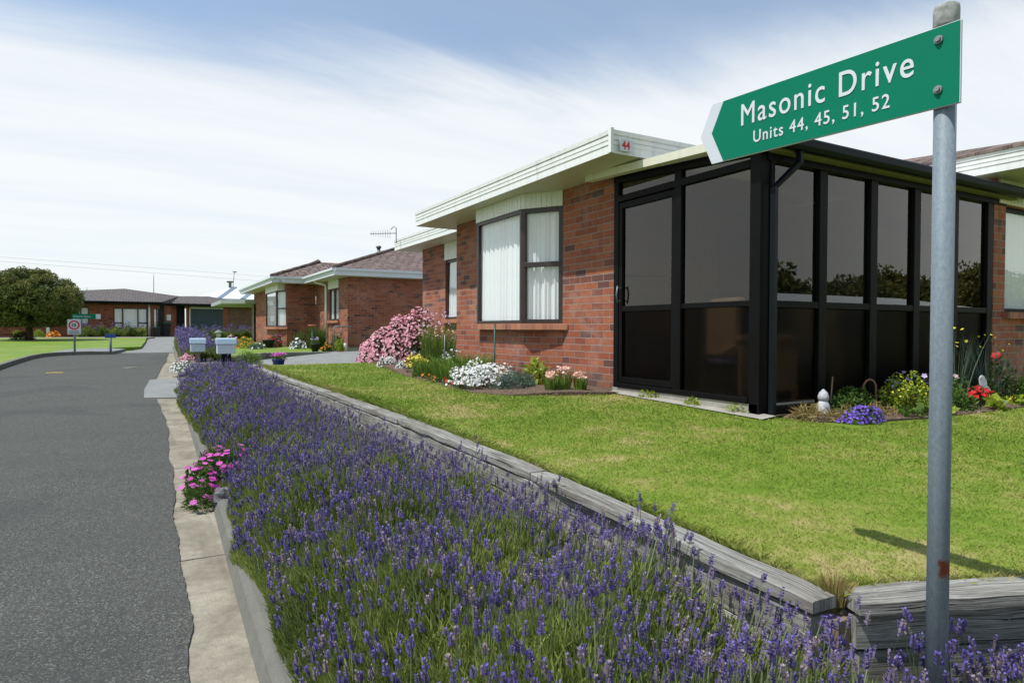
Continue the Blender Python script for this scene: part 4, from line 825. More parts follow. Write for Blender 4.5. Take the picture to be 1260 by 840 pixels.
# ------------------------------------------------------------------ street sign
simple('cap_metal', (.30, .31, .29), .8, var=.4, scale=60)
S = thing('street_sign', (1.82, .92, .12), 'large green street name sign with white lettering on a tall galvanised pole', 'street sign')
m = MB(); m.tube([(1.82, .92, .05), (1.82, .92, 1.2), (1.82, .92, 2.20)], .0258, 28); m.build('pole', 'galvanised_steel', S)
m = MB(); m.lathe(1.82, .92, [(.0285, 2.188), (.0300, 2.191), (.0300, 2.232), (.0288, 2.241), (.022, 2.246), (.004, 2.247)], 28); m.build('pole_cap', 'cap_metal', S)
BX = 1.787
def blade(mb, pts, x0, x1):
    k = len(mb.v); n = len(pts); mb.v.extend([(x0, y, z) for y, z in pts]+[(x1, y, z) for y, z in pts])
    mb.face([k+i for i in range(n)]); mb.face([k+n+i for i in range(n)][::-1])
    for i in range(n): j = (i+1) % n; mb.face([k+j, k+i, k+n+i, k+n+j])
m = MB(); blade(m, [(.868, 1.972), (.868, 2.181), (1.690, 2.2125), (1.745, 2.108), (1.690, 1.998)], BX, BX+.007); bl = m.build('sign_blade', ['sign_white'], S, bevel=.0012)
m = MB(); blade(m, [(.870, 1.974), (.870, 2.179), (1.636, 2.2085), (1.690, 2.108), (1.636, 1.9985)], BX-.0012, BX-.0002); m.build('green_face', 'sign_green', bl)
def sign_text(s_, y0, z0, size, y1, z1, bold):
    """text running from y0 to y1 along the blade, following its slight droop; z at both ends"""
    c = bpy.data.curves.new('t', 'FONT'); c.body = s_; c.size = size; c.space_character = 1.16; c.extrude = .0002; c.resolution_u = 6
    t = bpy.data.objects.new('tmp', c); col.objects.link(t); dg = bpy.context.evaluated_depsgraph_get(); me = bpy.data.meshes.new_from_object(t.evaluated_get(dg)); bpy.data.objects.remove(t)
    xs = [v.co.x for v in me.vertices]; x0_, x1_ = min(xs), max(xs)
    import bmesh
    bmm = bmesh.new()
    for q_, (ox, oy) in enumerate(((0, 0), (bold, 0), (-bold, 0), (0, bold*.8), (0, -bold*.8))):
        k0 = len(bmm.verts); bmm.from_mesh(me); bmm.verts.ensure_lookup_table()
        for v in bmm.verts[k0:]: v.co.x += ox; v.co.y += oy; v.co.z += q_*.00012
    bmm.to_mesh(me); bmm.free()
    for v in me.vertices:
        f_ = (v.co.x-x0_)/(x1_-x0_); yy = y0+(y1-y0)*f_; v.co = Vector((BX-.0022-v.co.z, yy, z0+(z1-z0)*f_+v.co.y))-Vector(S.location)
    me.materials.clear(); me.materials.append(MATS['lettering_white']); o = bpy.data.objects.new('lettering', me); col.objects.link(o); o.parent = bl; return o
sign_text('Masonic Drive', 1.555, 2.100, .104, .982, 2.078, .0009)
sign_text('Units 44, 45, 51, 52', 1.503, 2.030, .056, 1.045, 2.012, .0007)
for z in (2.148, 2.020):
    m = MB(); m.tube([(BX-.001, .920, z), (BX-.006, .920, z)], [.0115, .0105], 14); m.tube([(BX-.006, .920, z), (BX-.011, .920, z)], [.008, .0065], 6); m.build('bolt', 'bolt_metal', S)
# small signs across the road
S2 = thing('street_sign', (-2.1, 25.76, .6), 'distant small green street sign and round speed sign on one post', 'street sign')
m = MB(); m.tube([(-2.1, 25.76, .6), (-2.1, 25.76, 1.82)], .03, 10); m.build('pole', 'galvanised_steel', S2)
m = MB(); m.box(-2.29, -1.92, 25.70, 25.72, 1.18, 1.68); pb = m.build('speed_board', 'sign_white', S2)
m = MB(); m.grid([[(-2.105+r_*math.cos(k_*math.pi/14), 25.694, 1.49+r_*math.sin(k_*math.pi/14)) for k_ in range(29)] for r_ in (.110, .155)], 0, False); m.build('red_ring', 'red_paint', pb)
text_obj('10', .16, 'pot_black', 'numerals', pb, Matrix.Translation((-2.19, 25.69, 1.435)) @ Matrix.Rotation(R(90), 4, 'X'), sx=.85, off=.003)
for z_, w_ in ((1.285, .13), (1.225, .15)): m = MB(); m.box(-2.105-w_, -2.105+w_, 25.692, 25.698, z_-.014, z_+.014); m.build('text_line', 'steel_dark', pb)
m = MB(); m.box(-2.16, -1.42, 25.70, 25.715, 1.70, 1.86); gb_ = m.build('sign_blade', 'sign_green', S2)
m = MB(); m.prism([(-1.50, 25.690), (-1.36, 25.690), (-1.36, 25.698), (-1.50, 25.698)], 1.70, 1.86); m.build('white_tip', 'sign_white', gb_)
text_obj('Masonic Drive', .088, 'lettering_white', 'lettering', gb_, Matrix.Translation((-2.13, 25.695, 1.75)) @ Matrix.Rotation(R(90), 4, 'X'), sx=.95)
S3 = thing('small_sign', (-1.08, 25.6, .6), 'small blue sign board on a short galvanised post by the gravel', 'sign')
m = MB(); m.tube([(-1.08, 25.6, .55), (-1.08, 25.6, 1.15)], .035, 8); m.build('post', 'galvanised_steel', S3); m = MB(); m.box(-1.24, -.92, 25.54, 25.56, 1.06, 1.20); m.build('board', 'sign_blue', S3, bevel=.004)

# ------------------------------------------------------------------ letterboxes, pots, lamp and other small things
def letterbox(loc, w_, d_, h_, zb, label, post, pw):
    t = thing('letterbox', loc, label, 'letterbox'); x, y, _ = loc
    m = MB(); m.box(x-w_/2, x+w_/2, y-d_/2, y+d_/2, zb, zb+h_*.58); m.build('box', 'white_plastic' if False else 'letterbox_body', t, bevel=.006)
    m = MB(); m.hexa([(x-w_/2-.02, y-d_/2-.03, zb+h_*.60), (x+w_/2+.02, y-d_/2-.03, zb+h_*.60), (x+w_/2+.02, y+d_/2+.02, zb+h_*.62), (x-w_/2-.02, y+d_/2+.02, zb+h_*.62), (x-w_/2-.02, y-d_/2+.02, zb+h_*.92), (x+w_/2+.02, y-d_/2+.02, zb+h_*.92), (x+w_/2+.02, y+d_/2, zb+h_), (x-w_/2-.02, y+d_/2, zb+h_)])
    m.build('lid', 'letterbox_blue', t, bevel=.008)
    m = MB(); m.box(x-pw, x+pw, y-pw, y+pw, float(road_z(y)), zb); m.build('post', post, t)
simple('letterbox_body', (.48, .55, .60), .5, var=.05)
letterbox((1.62, 16.6, .35), .40, .28, .37, .80, 'larger pale blue letterbox above the end of the lavender, right of the pair', 'black_frame', .10)
letterbox((1.06, 17.3, .35), .31, .26, .33, .83, 'smaller pale blue letterbox on a wooden post, left of the pair', 'post_wood', .05)
def pot(loc, r_, h_, mat, label, name='flower_pot', fl=None, nf=60, fr=.2, fz=.16, leafmat='leaf_green', lob=None):
    x, y, z = loc; t = thing(name, loc, label, 'flower pot'); m = MB(); m.lathe(x, y, [(r_*.72, z), (r_*.98, z+h_*.85), (r_*1.06, z+h_*.86), (r_*1.06, z+h_), (r_*.9, z+h_), (r_*.85, z+h_*.9)], 20); m.build('pot', mat, t)
    if fl:
        s_ = Soup(); n = 160; a = rng.uniform(0, 2*np.pi, n); q = np.sqrt(rng.uniform(0, 1, n))*fr; c = np.stack([x+q*np.cos(a), y+q*np.sin(a), z+h_+rng.uniform(0, fz*.7, n)], 1); d = unit(rng.normal(size=(n, 3))+[0, 0, .6]); s_.leaves(c, d, fr*.35, fr*.16, rng.uniform(0, 1, n)); s_.build('foliage', leafmat, t)
        s_ = Soup(); a = rng.uniform(0, 2*np.pi, nf); q = np.sqrt(rng.uniform(0, 1, nf))*fr*1.02; c = np.stack([x+q*np.cos(a), y+q*np.sin(a), z+h_+fz*(.55+.6*rng.uniform(0, 1, nf))], 1); blossoms(s_, c, fr*.13); s_.build('blossom', fl, t)
    return t
def blossoms(s_, c, r_, petals=5, up_=None, cup=.25, mi=0):
    """small open flowers: a ring of petals round each centre"""
    n = len(c); N_ = unit(rng.normal(size=(n, 3))*.55+np.array([-.25, -.35, .9])) if up_ is None else up_
    e = unit(np.cross(N_, rng.normal(size=(n, 3)))); g_ = np.cross(N_, e); rr = np.broadcast_to(r_, (n,))*rng.uniform(.75, 1.2, n); tt = rng.uniform(0, 1, n)
    for k in range(petals):
        t0 = 2*math.pi*k/petals; d = e*math.cos(t0)+g_*math.sin(t0); sd = -e*math.sin(t0)+g_*math.cos(t0); R_ = rr[:, None]
        a = c; b = c+d*R_*.6+sd*R_*.42+N_*R_*cup*.6; q = c+d*R_+N_*R_*cup; w_ = c+d*R_*.6-sd*R_*.42+N_*R_*cup*.6
        s_.quads(np.stack([a, b, q, w_], 1), tt, mi)
pot((2.75, 16.3, drive_z(2.75, 16.3)), .15, .20, 'pot_blue', 'glossy blue pot of magenta flowers on the driveway edge', fl='petal_magenta', nf=50, fr=.19, fz=.13)
pot((4.55, 20.5, .67), .13, .26, 'pot_black', 'black pot of lilac flowers on the second lawn by the driveway', fl='petal_lilac', nf=26, fr=.13, fz=.18)
pot((3.9, 25.2, .68), .22, .30, 'pot_black', 'dark tub standing in the bright flowers below the far bay window', fl=None)
L_ = thing('garden_lamp', (2.11, 24, .66), 'small green capped garden lamp on a pole behind the letterboxes', 'garden lamp')
m = MB(); m.tube([(2.11, 24, .55), (2.11, 24, 1.12)], .022, 8); m.build('pole', 'steel_dark', L_); m = MB(); m.lathe(2.11, 24, [(.05, 1.10), (.075, 1.13), (.085, 1.24), (.08, 1.25)], 8, sm=False); m.build('lantern', 'lamp_pane', L_)
m = MB(); m.lathe(2.11, 24, [(.15, 1.235), (.15, 1.25), (.05, 1.32), (.015, 1.345)], 12, sm=False); m.build('cap', 'lamp_green', L_)
L_ = thing('garden_lamp', (4.81, 22.1, .66), 'slim bird table on a thin post in front of the middle house', 'bird table')
m = MB(); m.tube([(4.81, 22.1, .6), (4.81, 22.1, 1.46)], .018, 8); m.build('post', 'steel_dark', L_); m = MB(); m.lathe(4.81, 22.1, [(.05, 1.45), (.13, 1.48), (.14, 1.51), (.11, 1.52)], 14); m.build('dish', 'terracotta', L_)
m = MB(); m.tube([(5.15, 20.6, .66), (5.15, 20.6, 1.38), (5.18, 20.6, 1.45), (5.28, 20.6, 1.47), (5.9, 21.2, 1.47)], .022, 8); m.tube([(5.45, 20.78, 1.46), (5.45, 20.78, 1.15)], .018, 8)
tag(m.build('handrail', 'galvanised_steel'), 'bent grey handrail beside the path to the middle house', 'handrail')
m = MB(); m.lathe(5.75, 21.5, [(.05, .66), (.05, .90), (.03, .91)], 12); tag(m.build('white_pipe', 'white_plastic'), 'short white pipe stub at the corner of the middle house', 'pipe')
# antenna on the first house
a_ = thing('tv_antenna', (4.98, 14.2, 3.4), 'television antenna above the far end of the white fascia', 'antenna')
m = MB(); m.tube([(4.98, 14.2, 3.35), (4.98, 14.2, 3.70), (4.92, 14.2, 3.73), (4.86, 14.2, 3.66)], .010, 6); m.build('mast', 'steel_dark', a_)
m = MB(); m.tube([(4.40, 14.3, 3.54), (4.99, 14.2, 3.58)], .008, 6)
for i in range(9): x = 4.42+i*.055; h_ = .05+.006*i; m.tube([(x, 14.28, 3.545+i*.003-h_), (x, 14.28, 3.545+i*.003+h_)], .004, 4)
m.bar((4.93, 14.21, 3.49), (4.93, 14.21, 3.68), .02, .01); m.build('elements', 'steel_dark', a_)
# stakes, hoop, stone figure, ornaments
m = MB(); m.tube([(4.22, 7.95, .62), (4.22, 7.95, 1.44)], .010, 6); tag(m.build('garden_stake', 'green_metal'), 'thin green stake in front of the bay window sill', 'stake')
m = MB(); m.tube([(4.25, 9.75, .62), (4.25, 9.75, 1.30)], .009, 6); tag(m.build('garden_stake', 'steel_dark'), 'thin dark stake against the brick left of the bay window', 'stake')
m = MB(); m.tube([(5.68, 3.86, .58), (5.72, 3.86, .95)], .007, 6); tag(m.build('garden_stake', 'post_wood'), 'thin wooden stick beside the small stone figure', 'stake')
m = MB(); m.tube([(6.02, 3.74, .58), (6.02, 3.74, .86), (6.045, 3.73, .905), (6.09, 3.72, .92), (6.13, 3.71, .905), (6.155, 3.70, .86), (6.155, 3.70, .58)], .010, 8); tag(m.build('wire_hoop', 'rust_wire'), 'rusty wire hoop standing in the bed below the conservatory', 'hoop')
F_ = thing('garden_statue', (5.38, 3.72, .60), 'small pale stone figure in the bed by the conservatory corner', 'statue')
m = MB(); m.lathe(5.38, 3.72, [(.062, .58), (.066, .63), (.058, .70), (.045, .735), (.034, .75)], 16); m.build('body', 'stone_pale', F_); m = MB(); m.lathe(5.38, 3.72, [(.034, .745), (.047, .765), (.049, .79), (.036, .825), (.02, .84), (.006, .856)], 16); m.build('head', 'stone_pale', F_)
for (x, y, z, h_, lab, mt, b2) in ((4.60, 8.80, 1.47, .16, 'small black and white ornament on the left of the bay sill', 'ceramic_white', 'pot_black'), (4.60, 7.83, 1.47, .17, 'slender cream ornament behind the bay window corner post', 'cream_paint', None), (4.62, 8.90, 1.47, .07, 'little orange ornament at the left end of the bay window', 'road_yellow', None)):
    t = thing('ornament', (x, y, z), lab, 'ornament'); m = MB(); m.lathe(x, y, [(.03, z), (.036, z+h_*.3), (.025, z+h_*.7), (.012, z+h_*.78)], 12); m.build('body', mt, t)
    m = MB(); m.lathe(x, y, [(.008, z+h_*.76), (.021, z+h_*.84), (.02, z+h_*.94), (.004, z+h_)], 12); m.build('head', b2 or mt, t)
m = MB(); m.lathe(5.66, 12.15, [(.035, 1.60), (.04, 1.70), (.036, 1.70), (.03, 1.62)], 14); tag(m.build('white_cup', 'ceramic_white'), 'white cup on the sill inside the recessed window', 'cup')
# rock and road marks
m = MB(); import mathutils
def rock(x, y, z, r_, label, seed):
    m = MB(); n1_, n2_ = 7, 12; P_ = []
    for i in range(n1_+1):
        th = math.pi*i/n1_; P_.append([]); 
        for j in range(n2_+1):
            ph = 2*math.pi*(j % n2_)/n2_; v = Vector((math.sin(th)*math.cos(ph), math.sin(th)*math.sin(ph), math.cos(th))); k_ = 1+.35*mathutils.noise.noise(v*1.7+Vector((seed, 0, 0))); P_[-1].append((x+v.x*r_*k_, y+v.y*r_*k_*1.1, z+v.z*r_*.85*k_))
    m.grid(P_, 0, False); return tag(m.build('rock', 'rock_dark'), label, 'rock')
rock(.50, 5.42, .09, .085, 'dark speckled rock against the kerb by the magenta daisies', 3.1); rock(.56, 5.95, .17, .07, 'dark rock behind the magenta daisies on the kerb', 8.2)
m = MB(); zr1 = float(road_z(18.7))+.012
for (x0, y0, l_, w_, a_) in ((-2.1, 18.75, .22, .07, .2), (-1.93, 18.7, .16, .07, -.3)): c_, s__ = math.cos(a_), math.sin(a_); m.face([len(m.v)+i for i in range(4)]) if False else None; k = len(m.v); m.v.extend([(x0, y0, zr1), (x0+l_*c_, y0+l_*s__, zr1), (x0+l_*c_-w_*s__*2, y0+l_*s__+w_*2, zr1+.002), (x0-w_*s__*2, y0+w_*2, zr1+.002)]); m.face([k, k+1, k+2, k+3])
struct(m.build('road_marking', 'road_yellow'))
m = MB(); k = 0; m.lathe(-.4, 19.7, [(.17, float(road_z(19.7))+.004), (.17, float(road_z(19.7))+.014)], 20); struct(m.build('manhole_cover', 'concrete_channel'))
# teal mesh fence and white post far left
f_ = thing('mesh_fence', (-9, 54, .9), 'teal mesh fence far left behind the round tree', 'fence')
m = MB(); m.box(-16, -7.2, 54, 54.01, 1.0, 1.75)
m.build('mesh', 'mesh_teal', f_)
for i in range(5): m = MB(); m.tube([(-7.2-i*2.1, 54, .8), (-7.2-i*2.1, 54, 1.9)], .05, 6); m.build('post', 'green_metal', f_)
f_ = thing('dark_fence', (-8, 55, .9), 'dark boarded fence behind the teal mesh', 'fence'); m = MB()
for i in range(60): m.box(-22+i*.24, -22+i*.24+.225, 56, 56.03, .8, 2.3)
m.build('boards', 'brick_brown', f_)
m = MB(); m.box(-5.25, -5.10, 47.2, 47.35, .8, 2.1); tag(m.build('white_post', 'white_paint'), 'white post in front of the far house beside the round tree', 'post')
for x, y, h_, lab in ((.5, 47.6, .62, 'dark rubbish bin standing by the far front door'), (1.15, 48.6, .95, 'tall dark wheeled bin near the far entry')):
    t = thing('rubbish_bin', (x, y, .86), lab, 'bin'); m = MB(); m.hexa([(x-.16, y-.16, .84), (x+.16, y-.16, .84), (x+.16, y+.16, .84), (x-.16, y+.16, .84), (x-.21, y-.2, .84+h_*.92), (x+.21, y-.2, .84+h_*.92), (x+.21, y+.2, .84+h_*.92), (x-.21, y+.2, .84+h_*.92)]); m.build('body', 'pot_black', t)
    m = MB(); m.box(x-.23, x+.23, y-.23, y+.23, .84+h_*.92, .84+h_); m.build('lid', 'green_metal', t)

# ------------------------------------------------------------------ plants
def dome_points(n, c, rx, ry, h_, lump=.18, seed=0., inner=.35):
    """points in an uneven dome over c, more of them near its skin; returns points and outward directions"""
    u = unit(rng.normal(size=(n, 3))); u[:, 2] = np.abs(u[:, 2])*1.0-.05
    k = 1+lump*(np.sin(u[:, 0]*5.1+seed)*np.cos(u[:, 1]*4.3+seed*1.7)+.6*np.sin(u[:, 2]*7+u[:, 0]*6+seed*2.1))
    q = (1-inner*rng.uniform(0, 1, n)**1.6)*k; p = np.stack([c[0]+u[:, 0]*rx*q, c[1]+u[:, 1]*ry*q, c[2]+np.maximum(u[:, 2]*h_*q, .01)], 1)
    return p, u
def bush(name, loc, rx, ry, h_, label, cat, leaf='leaf_green', n=900, ls=.05, lw=.45, flower=None, nf=0, fr=.018, fup=0., group=None, lumps=2, frac=None, stems=True, petals=5, drop=.0):
    t = thing(name, loc, label, cat, group); s_ = Soup(); fs = Soup()
    cs = [(0, 0, 1.)] if lumps == 1 else [(random.uniform(-.45, .45)*rx, random.uniform(-.45, .45)*ry, random.uniform(.75, 1.0)) for _ in range(lumps)]
    for i, (dx, dy, k) in enumerate(cs):
        s1 = 1. if lumps == 1 else .68; sd = random.uniform(0, 9); c = (loc[0]+dx, loc[1]+dy, loc[2])
        p, u = dome_points(n//len(cs), c, rx*s1, ry*s1, h_*k, seed=sd); d = unit(u*.6+rng.normal(size=u.shape)*.7+[0, 0, .25]); s_.leaves(p, d, ls*rng.uniform(.6, 1.3, len(p)), ls*lw*rng.uniform(.7, 1.2, len(p)), rng.beta(2, 2, len(p)))
        if flower:
            p, u = dome_points(int(nf/len(cs)*1.0), c, rx*s1*1.03, ry*s1*1.03, h_*k*1.04, seed=sd, inner=.10)
            if frac is not None: keep = frac(p); p = p[keep]; u = u[keep]
            blossoms(fs, p, fr, petals, unit(u*.8+rng.normal(size=u.shape)*.35+[-.1, -.25, .3]))
    s_.build('foliage', leaf, t)
    if flower: fs.build('blossom', flower, t)
    if stems:
        m = MB()
        for _ in range(5): a = random.uniform(0, 6.28); m.tube([(loc[0], loc[1], loc[2]-.02), (loc[0]+math.cos(a)*rx*.5, loc[1]+math.sin(a)*ry*.5, loc[2]+h_*.6)], [.012*max(.5, h_), .004], 5)
        m.build('stem', 'bark', t)
    return t
def strappy(name, loc, r_, h_, label, cat, leaf='leaf_strap', n=80, w_=.014, flower=None, nf=0, fr=.02, group=None, droop=.5, spread=1.):
    t = thing(name, loc, label, cat, group); s_ = Soup(); a = rng.uniform(0, 2*np.pi, n); q = np.sqrt(rng.uniform(0, 1, n))*r_; bx = loc[0]+q*np.cos(a); by = loc[1]+q*np.sin(a)
    L = h_*rng.uniform(.65, 1.1, n); out = np.stack([np.cos(a), np.sin(a), 0*a], 1)*rng.uniform(.05, .5, n)[:, None]*spread; sd = unit(np.cross(out+[0, 0, 1.], rng.normal(size=(n, 3)))); tt = rng.uniform(0, 1, n); prev = np.stack([bx, by, 0*bx+loc[2]], 1); pw = np.full(n, w_)
    for k in range(1, 5):
        f_ = k/4; nx = np.stack([bx, by, 0*bx+loc[2]], 1)+out*(L*f_**1.5)[:, None]+np.array([0, 0, 1.])*(L*(f_-droop*.35*f_**3))[:, None]; nw = w_*(1-f_**2)+.001
        s_.quads(np.stack([prev-sd*pw[:, None]/2, prev+sd*pw[:, None]/2, nx+sd*nw/2, nx-sd*nw/2], 1), tt*.7+.3*f_); prev = nx; pw = np.full(n, nw)
    s_.build('foliage', leaf, t)
    if flower:
        fs = Soup(); a = rng.uniform(0, 2*np.pi, nf); q = np.sqrt(rng.uniform(0, 1, nf))*r_*1.1; c = np.stack([loc[0]+q*np.cos(a), loc[1]+q*np.sin(a), loc[2]+h_*rng.uniform(.75, 1.05, nf)], 1); blossoms(fs, c, fr); fs.build('blossom', flower, t)
    return t
LZ = .66
# bed along the first house
t = thing('pink_daisy_bush', (4.55, 13.5, LZ), 'big sprawling bush covered in pale pink daisies at the far end of the house', 'flowering bush')
s_ = Soup(); fs = Soup()
for (x, y, rx, ry, h_) in ((4.36, 13.9, .36, .45, .50), (4.58, 13.7, .42, .5, .76), (4.84, 13.4, .46, .55, 1.02), (5.10, 13.1, .40, .5, 1.18)):
    sd = random.uniform(0, 9); p, u = dome_points(1500, (x, y, LZ), rx, ry, h_, seed=sd, lump=.12); s_.leaves(p, unit(u+rng.normal(size=u.shape)*.7), .07, .03, rng.beta(2, 2, len(p)))
    p, u = dome_points(900, (x, y, LZ), rx*1.04, ry*1.04, h_*1.03, seed=sd, lump=.12, inner=.08); keep = ~((p[:, 0] > 4.85) & (p[:, 2] < LZ+.42+.25*(p[:, 0]-4.85)/.5) & (rng.uniform(0, 1, len(p)) > .08)); p = p[keep]; u = u[keep]; blossoms(fs, p, .030, 5, unit(u+rng.normal(size=u.shape)*.3+[-.1, -.3, .2]))
s_.build('foliage', 'leaf_dark', t); fs.build('blossom', 'petal_pink', t)
strappy('tall_reed_plant', (4.98, 11.8, LZ), .30, 1.02, 'tall green reedy plant between the pink bush and the brick corner', 'plant', n=260, w_=.012, flower='petal_lilac', nf=40, fr=.022, spread=.5, leaf='leaf_strap')
strappy('tall_reed_plant', (4.80, 11.1, LZ), .20, .75, 'shorter reedy plant with faint pale flowers against the brick corner', 'plant', n=120, w_=.012, flower='petal_peach', nf=24, fr=.018, spread=.5, leaf='leaf_green')
bush('white_flower_clump', (4.05, 12.1, LZ), .20, .2, .22, 'rounded grey white flower clump at the foot of the pink bush', 'flowers', 'leaf_blue', 300, .04, flower='petal_white', nf=260, fr=.016)
bush('white_flower_clump', (3.85, 10.9, LZ), .13, .16, .20, 'white flowers just left of the yellow ones', 'flowers', 'leaf_blue', 260, .04, flower='petal_white', nf=160, fr=.016)
bush('yellow_flower_clump', (3.85, 9.95, LZ), .24, .24, .36, 'bright yellow flower clump in the bed along the house', 'flowers', 'leaf_green', 420, .04, flower='petal_yellow', nf=330, fr=.018, frac=lambda p: p[:, 2] > LZ+.12)
bush('white_flower_clump', (4.30, 9.85, LZ), .30, .28, .42, 'airy white flowers behind the strap leaved plants', 'flowers', 'leaf_green', 500, .05, flower='petal_white', nf=90, fr=.022, frac=lambda p: p[:, 2] > LZ+.2)
for (x, y, r_, h_, lab) in ((3.74, 9.2, .22, .34, 'strappy green plant right of the yellow flowers'), (3.94, 8.8, .26, .40, 'strappy green plant in the middle of the bed before the bay'), (4.14, 8.5, .24, .46, 'tallest strappy green plant below the bay window'), (3.74, 8.3, .22, .32, 'low strappy green plant nearest the lawn before the bay')):
    strappy('strappy_plant', (x, y, LZ), r_, h_, lab, 'plant', n=230, w_=.018, group='strappy plants below the bay')
mar = [(3.62, 9.45), (3.55, 9.15), (3.50, 8.8), (3.47, 8.45), (3.43, 8.1), (3.40, 7.8), (3.37, 7.45), (3.36, 7.2)]
for i, (x, y) in enumerate(mar):
    red = i in (5, 6)
    bush('marigold', (x, y, LZ), .10, .12, .10, '%s bedding plant, %s from the far end of the lawn edge' % ('red' if red else 'orange', 'first second third fourth fifth sixth seventh eighth'.split()[i]), 'flowers', 'leaf_green', 130, .035, flower='petal_red' if red else 'petal_orange', nf=8 if not red else 9, fr=.021, group='low bedding plants along the lawn edge', stems=False, frac=lambda p: p[:, 2] > LZ+.03)
bush('white_carnation_clump', (3.62, 7.15, LZ), .42, .38, .37, 'large mound of white flowers in front of the bay window', 'flowers', 'leaf_blue', 900, .05, .22, flower='petal_white', nf=1300, fr=.017, lumps=4, frac=lambda p: p[:, 2] > LZ+.07)
bush('blue_green_plant', (3.92, 6.72, LZ), .38, .30, .24, 'low blue green leafy mound right of the white flower mound', 'plant', 'leaf_blue', 2400, .055, .16, flower='petal_white', nf=9, fr=.03, lumps=2, stems=False)
bush('leafy_shrub', (4.36, 6.92, LZ), .28, .22, .42, 'small yellow green leafy shrub below the right side of the bay', 'shrub', 'leaf_lime', 420, .07, .5, flower=None)
bush('leafy_shrub', (4.05, 7.35, LZ), .12, .12, .22, 'tiny lime leaved shrub behind the blue green mound', 'shrub', 'leaf_lime', 90, .06, .5)
for (x, y, r_, h_, lab) in ((4.02, 6.20, .06, .23, 'left upright dark green bulb plant by the conservatory'), (4.20, 6.20, .07, .28, 'middle upright dark green bulb plant by the conservatory'), (4.36, 6.10, .07, .22, 'right upright bulb plant with faded peach flowers')):
    strappy('bulb_plant', (x, y, LZ+.01), r_, h_, lab, 'plant', n=46, w_=.022, spread=.6, droop=.35, flower='petal_peach' if 'right' in lab else None, nf=40, fr=.02, group='bulb plants by the conservatory')
for i, (y, lab) in enumerate(((5.35, 'small weed growing against the door sill'), (4.75, 'small weed at the footing midway along the conservatory'), (4.2, 'small weed at the footing near the conservatory corner'))):
    bush('weed', (4.74, y, float(lawn_z(4.7, y))+.02), .07, .14, .09, lab, 'weed', 'leaf_lime', 70, .04, .5, stems=False, group='weeds along the footing')
# bed beside the long glass side
gz = .60
bush('dry_plant', (5.05, 3.66, gz), .28, .2, .17, 'straw coloured wilting plant around the conservatory corner post', 'plant', 'leaf_dry', 260, .10, .12, stems=False)
bush('dry_plant', (5.28, 3.50, gz), .30, .17, .13, 'dry yellow leaves in front of the stone figure', 'plant', 'leaf_dry', 260, .09, .14, stems=False)
bush('purple_flower_mat', (5.46, 3.40, gz), .30, .17, .17, 'low mat of purple flowers in front of the stone figure', 'flowers', 'leaf_green', 420, .035, flower='petal_purple', nf=420, fr=.013)
bush('parsley_clump', (5.76, 3.72, gz), .40, .22, .30, 'dark curly green clump behind the purple flowers', 'plant', 'leaf_green', 2200, .038, .6)
bush('dry_plant', (5.88, 3.42, gz), .38, .16, .14, 'pale dry leaves below the wire hoop', 'plant', 'leaf_dry', 280, .09, .14, stems=False)
bush('yellow_shrub', (6.45, 3.54, gz), .38, .24, .37, 'bright yellow green shrub right of the wire hoop', 'shrub', 'leaf_lime', 1400, .035, .6, flower='petal_yellow', nf=160, fr=.010, frac=lambda p: p[:, 2] > gz+.16)
bush('azalea', (6.80, 3.74, gz), .46, .22, .44, 'dark shrub with pale pink flowers behind the yellow shrub', 'shrub', 'leaf_dark', 900, .045, flower='petal_lilac', nf=50, fr=.028, frac=lambda p: (p[:, 2] > gz+.1))
bush('broad_leaf_plant', (6.64, 3.34, gz), .26, .14, .20, 'lime broad leaved plant immediately left of the sign pole', 'plant', 'leaf_lime', 60, .13, .55, stems=False)
bush('broad_leaf_plant', (6.18, 3.33, gz), .24, .12, .13, 'small mid green broad leaved plant under the wire hoop', 'plant', 'leaf_green', 60, .10, .5, stems=False)
t = strappy('tall_stemmed_plant', (7.28, 3.55, gz), .10, .82, 'tall wiry plant with small yellow buds right of the sign pole', 'plant', n=30, w_=.010, spread=.55, droop=.1, flower='petal_yellow', nf=10, fr=.020, leaf='leaf_blue')
bush('leafy_shrub', (7.34, 3.64, gz), .36, .22, .42, 'dark leafy shrub with one pink bloom right of the sign pole', 'shrub', 'leaf_green', 1300, .045, flower='petal_pink', nf=7, fr=.035)
bush('red_flower_clump', (7.62, 3.45, gz), .36, .18, .25, 'deep red flowers low in the bed right of the pole', 'flowers', 'leaf_dark', 360, .045, flower='petal_red', nf=80, fr=.030, frac=lambda p: p[:, 2] > gz+.08)
bush('broad_leaf_plant', (7.48, 3.29, gz), .17, .11, .17, 'lime broad leaved plant under the red flowers', 'plant', 'leaf_lime', 44, .12, .55, stems=False, flower='petal_white', nf=2, fr=.03)
bush('broad_leaf_plant', (8.1, 3.28, gz), .19, .11, .15, 'lime plant with a yellow bloom at the right end of the bed', 'plant', 'leaf_lime', 44, .10, .5, stems=False, flower='petal_yellow', nf=4, fr=.03)
for x, y, lf, lab in ((7.05, 3.42, 'leaf_green', 'low mixed green foliage hidden mostly behind the sign pole'), (7.85, 3.62, 'leaf_dark', 'dark tangled foliage behind the pale stone ornament'), (8.6, 3.5, 'leaf_green', 'leafy green clump beyond the rose bush at the right edge')):
    bush('green_plant', (x, y, gz), .34, .2, .30, lab, 'plant', lf, 1000, .05)
m = MB(); m.lathe(0, 0, [(.075, 0), (.08, .006), (.07, .012)], 20); o = m.build('stone_disc', 'stone_pale'); o.data.transform(Matrix.Translation((7.74, 3.50, .84)) @ Matrix.Rotation(R(80), 4, 'X') @ Matrix.Rotation(R(20), 4, 'Z')); 
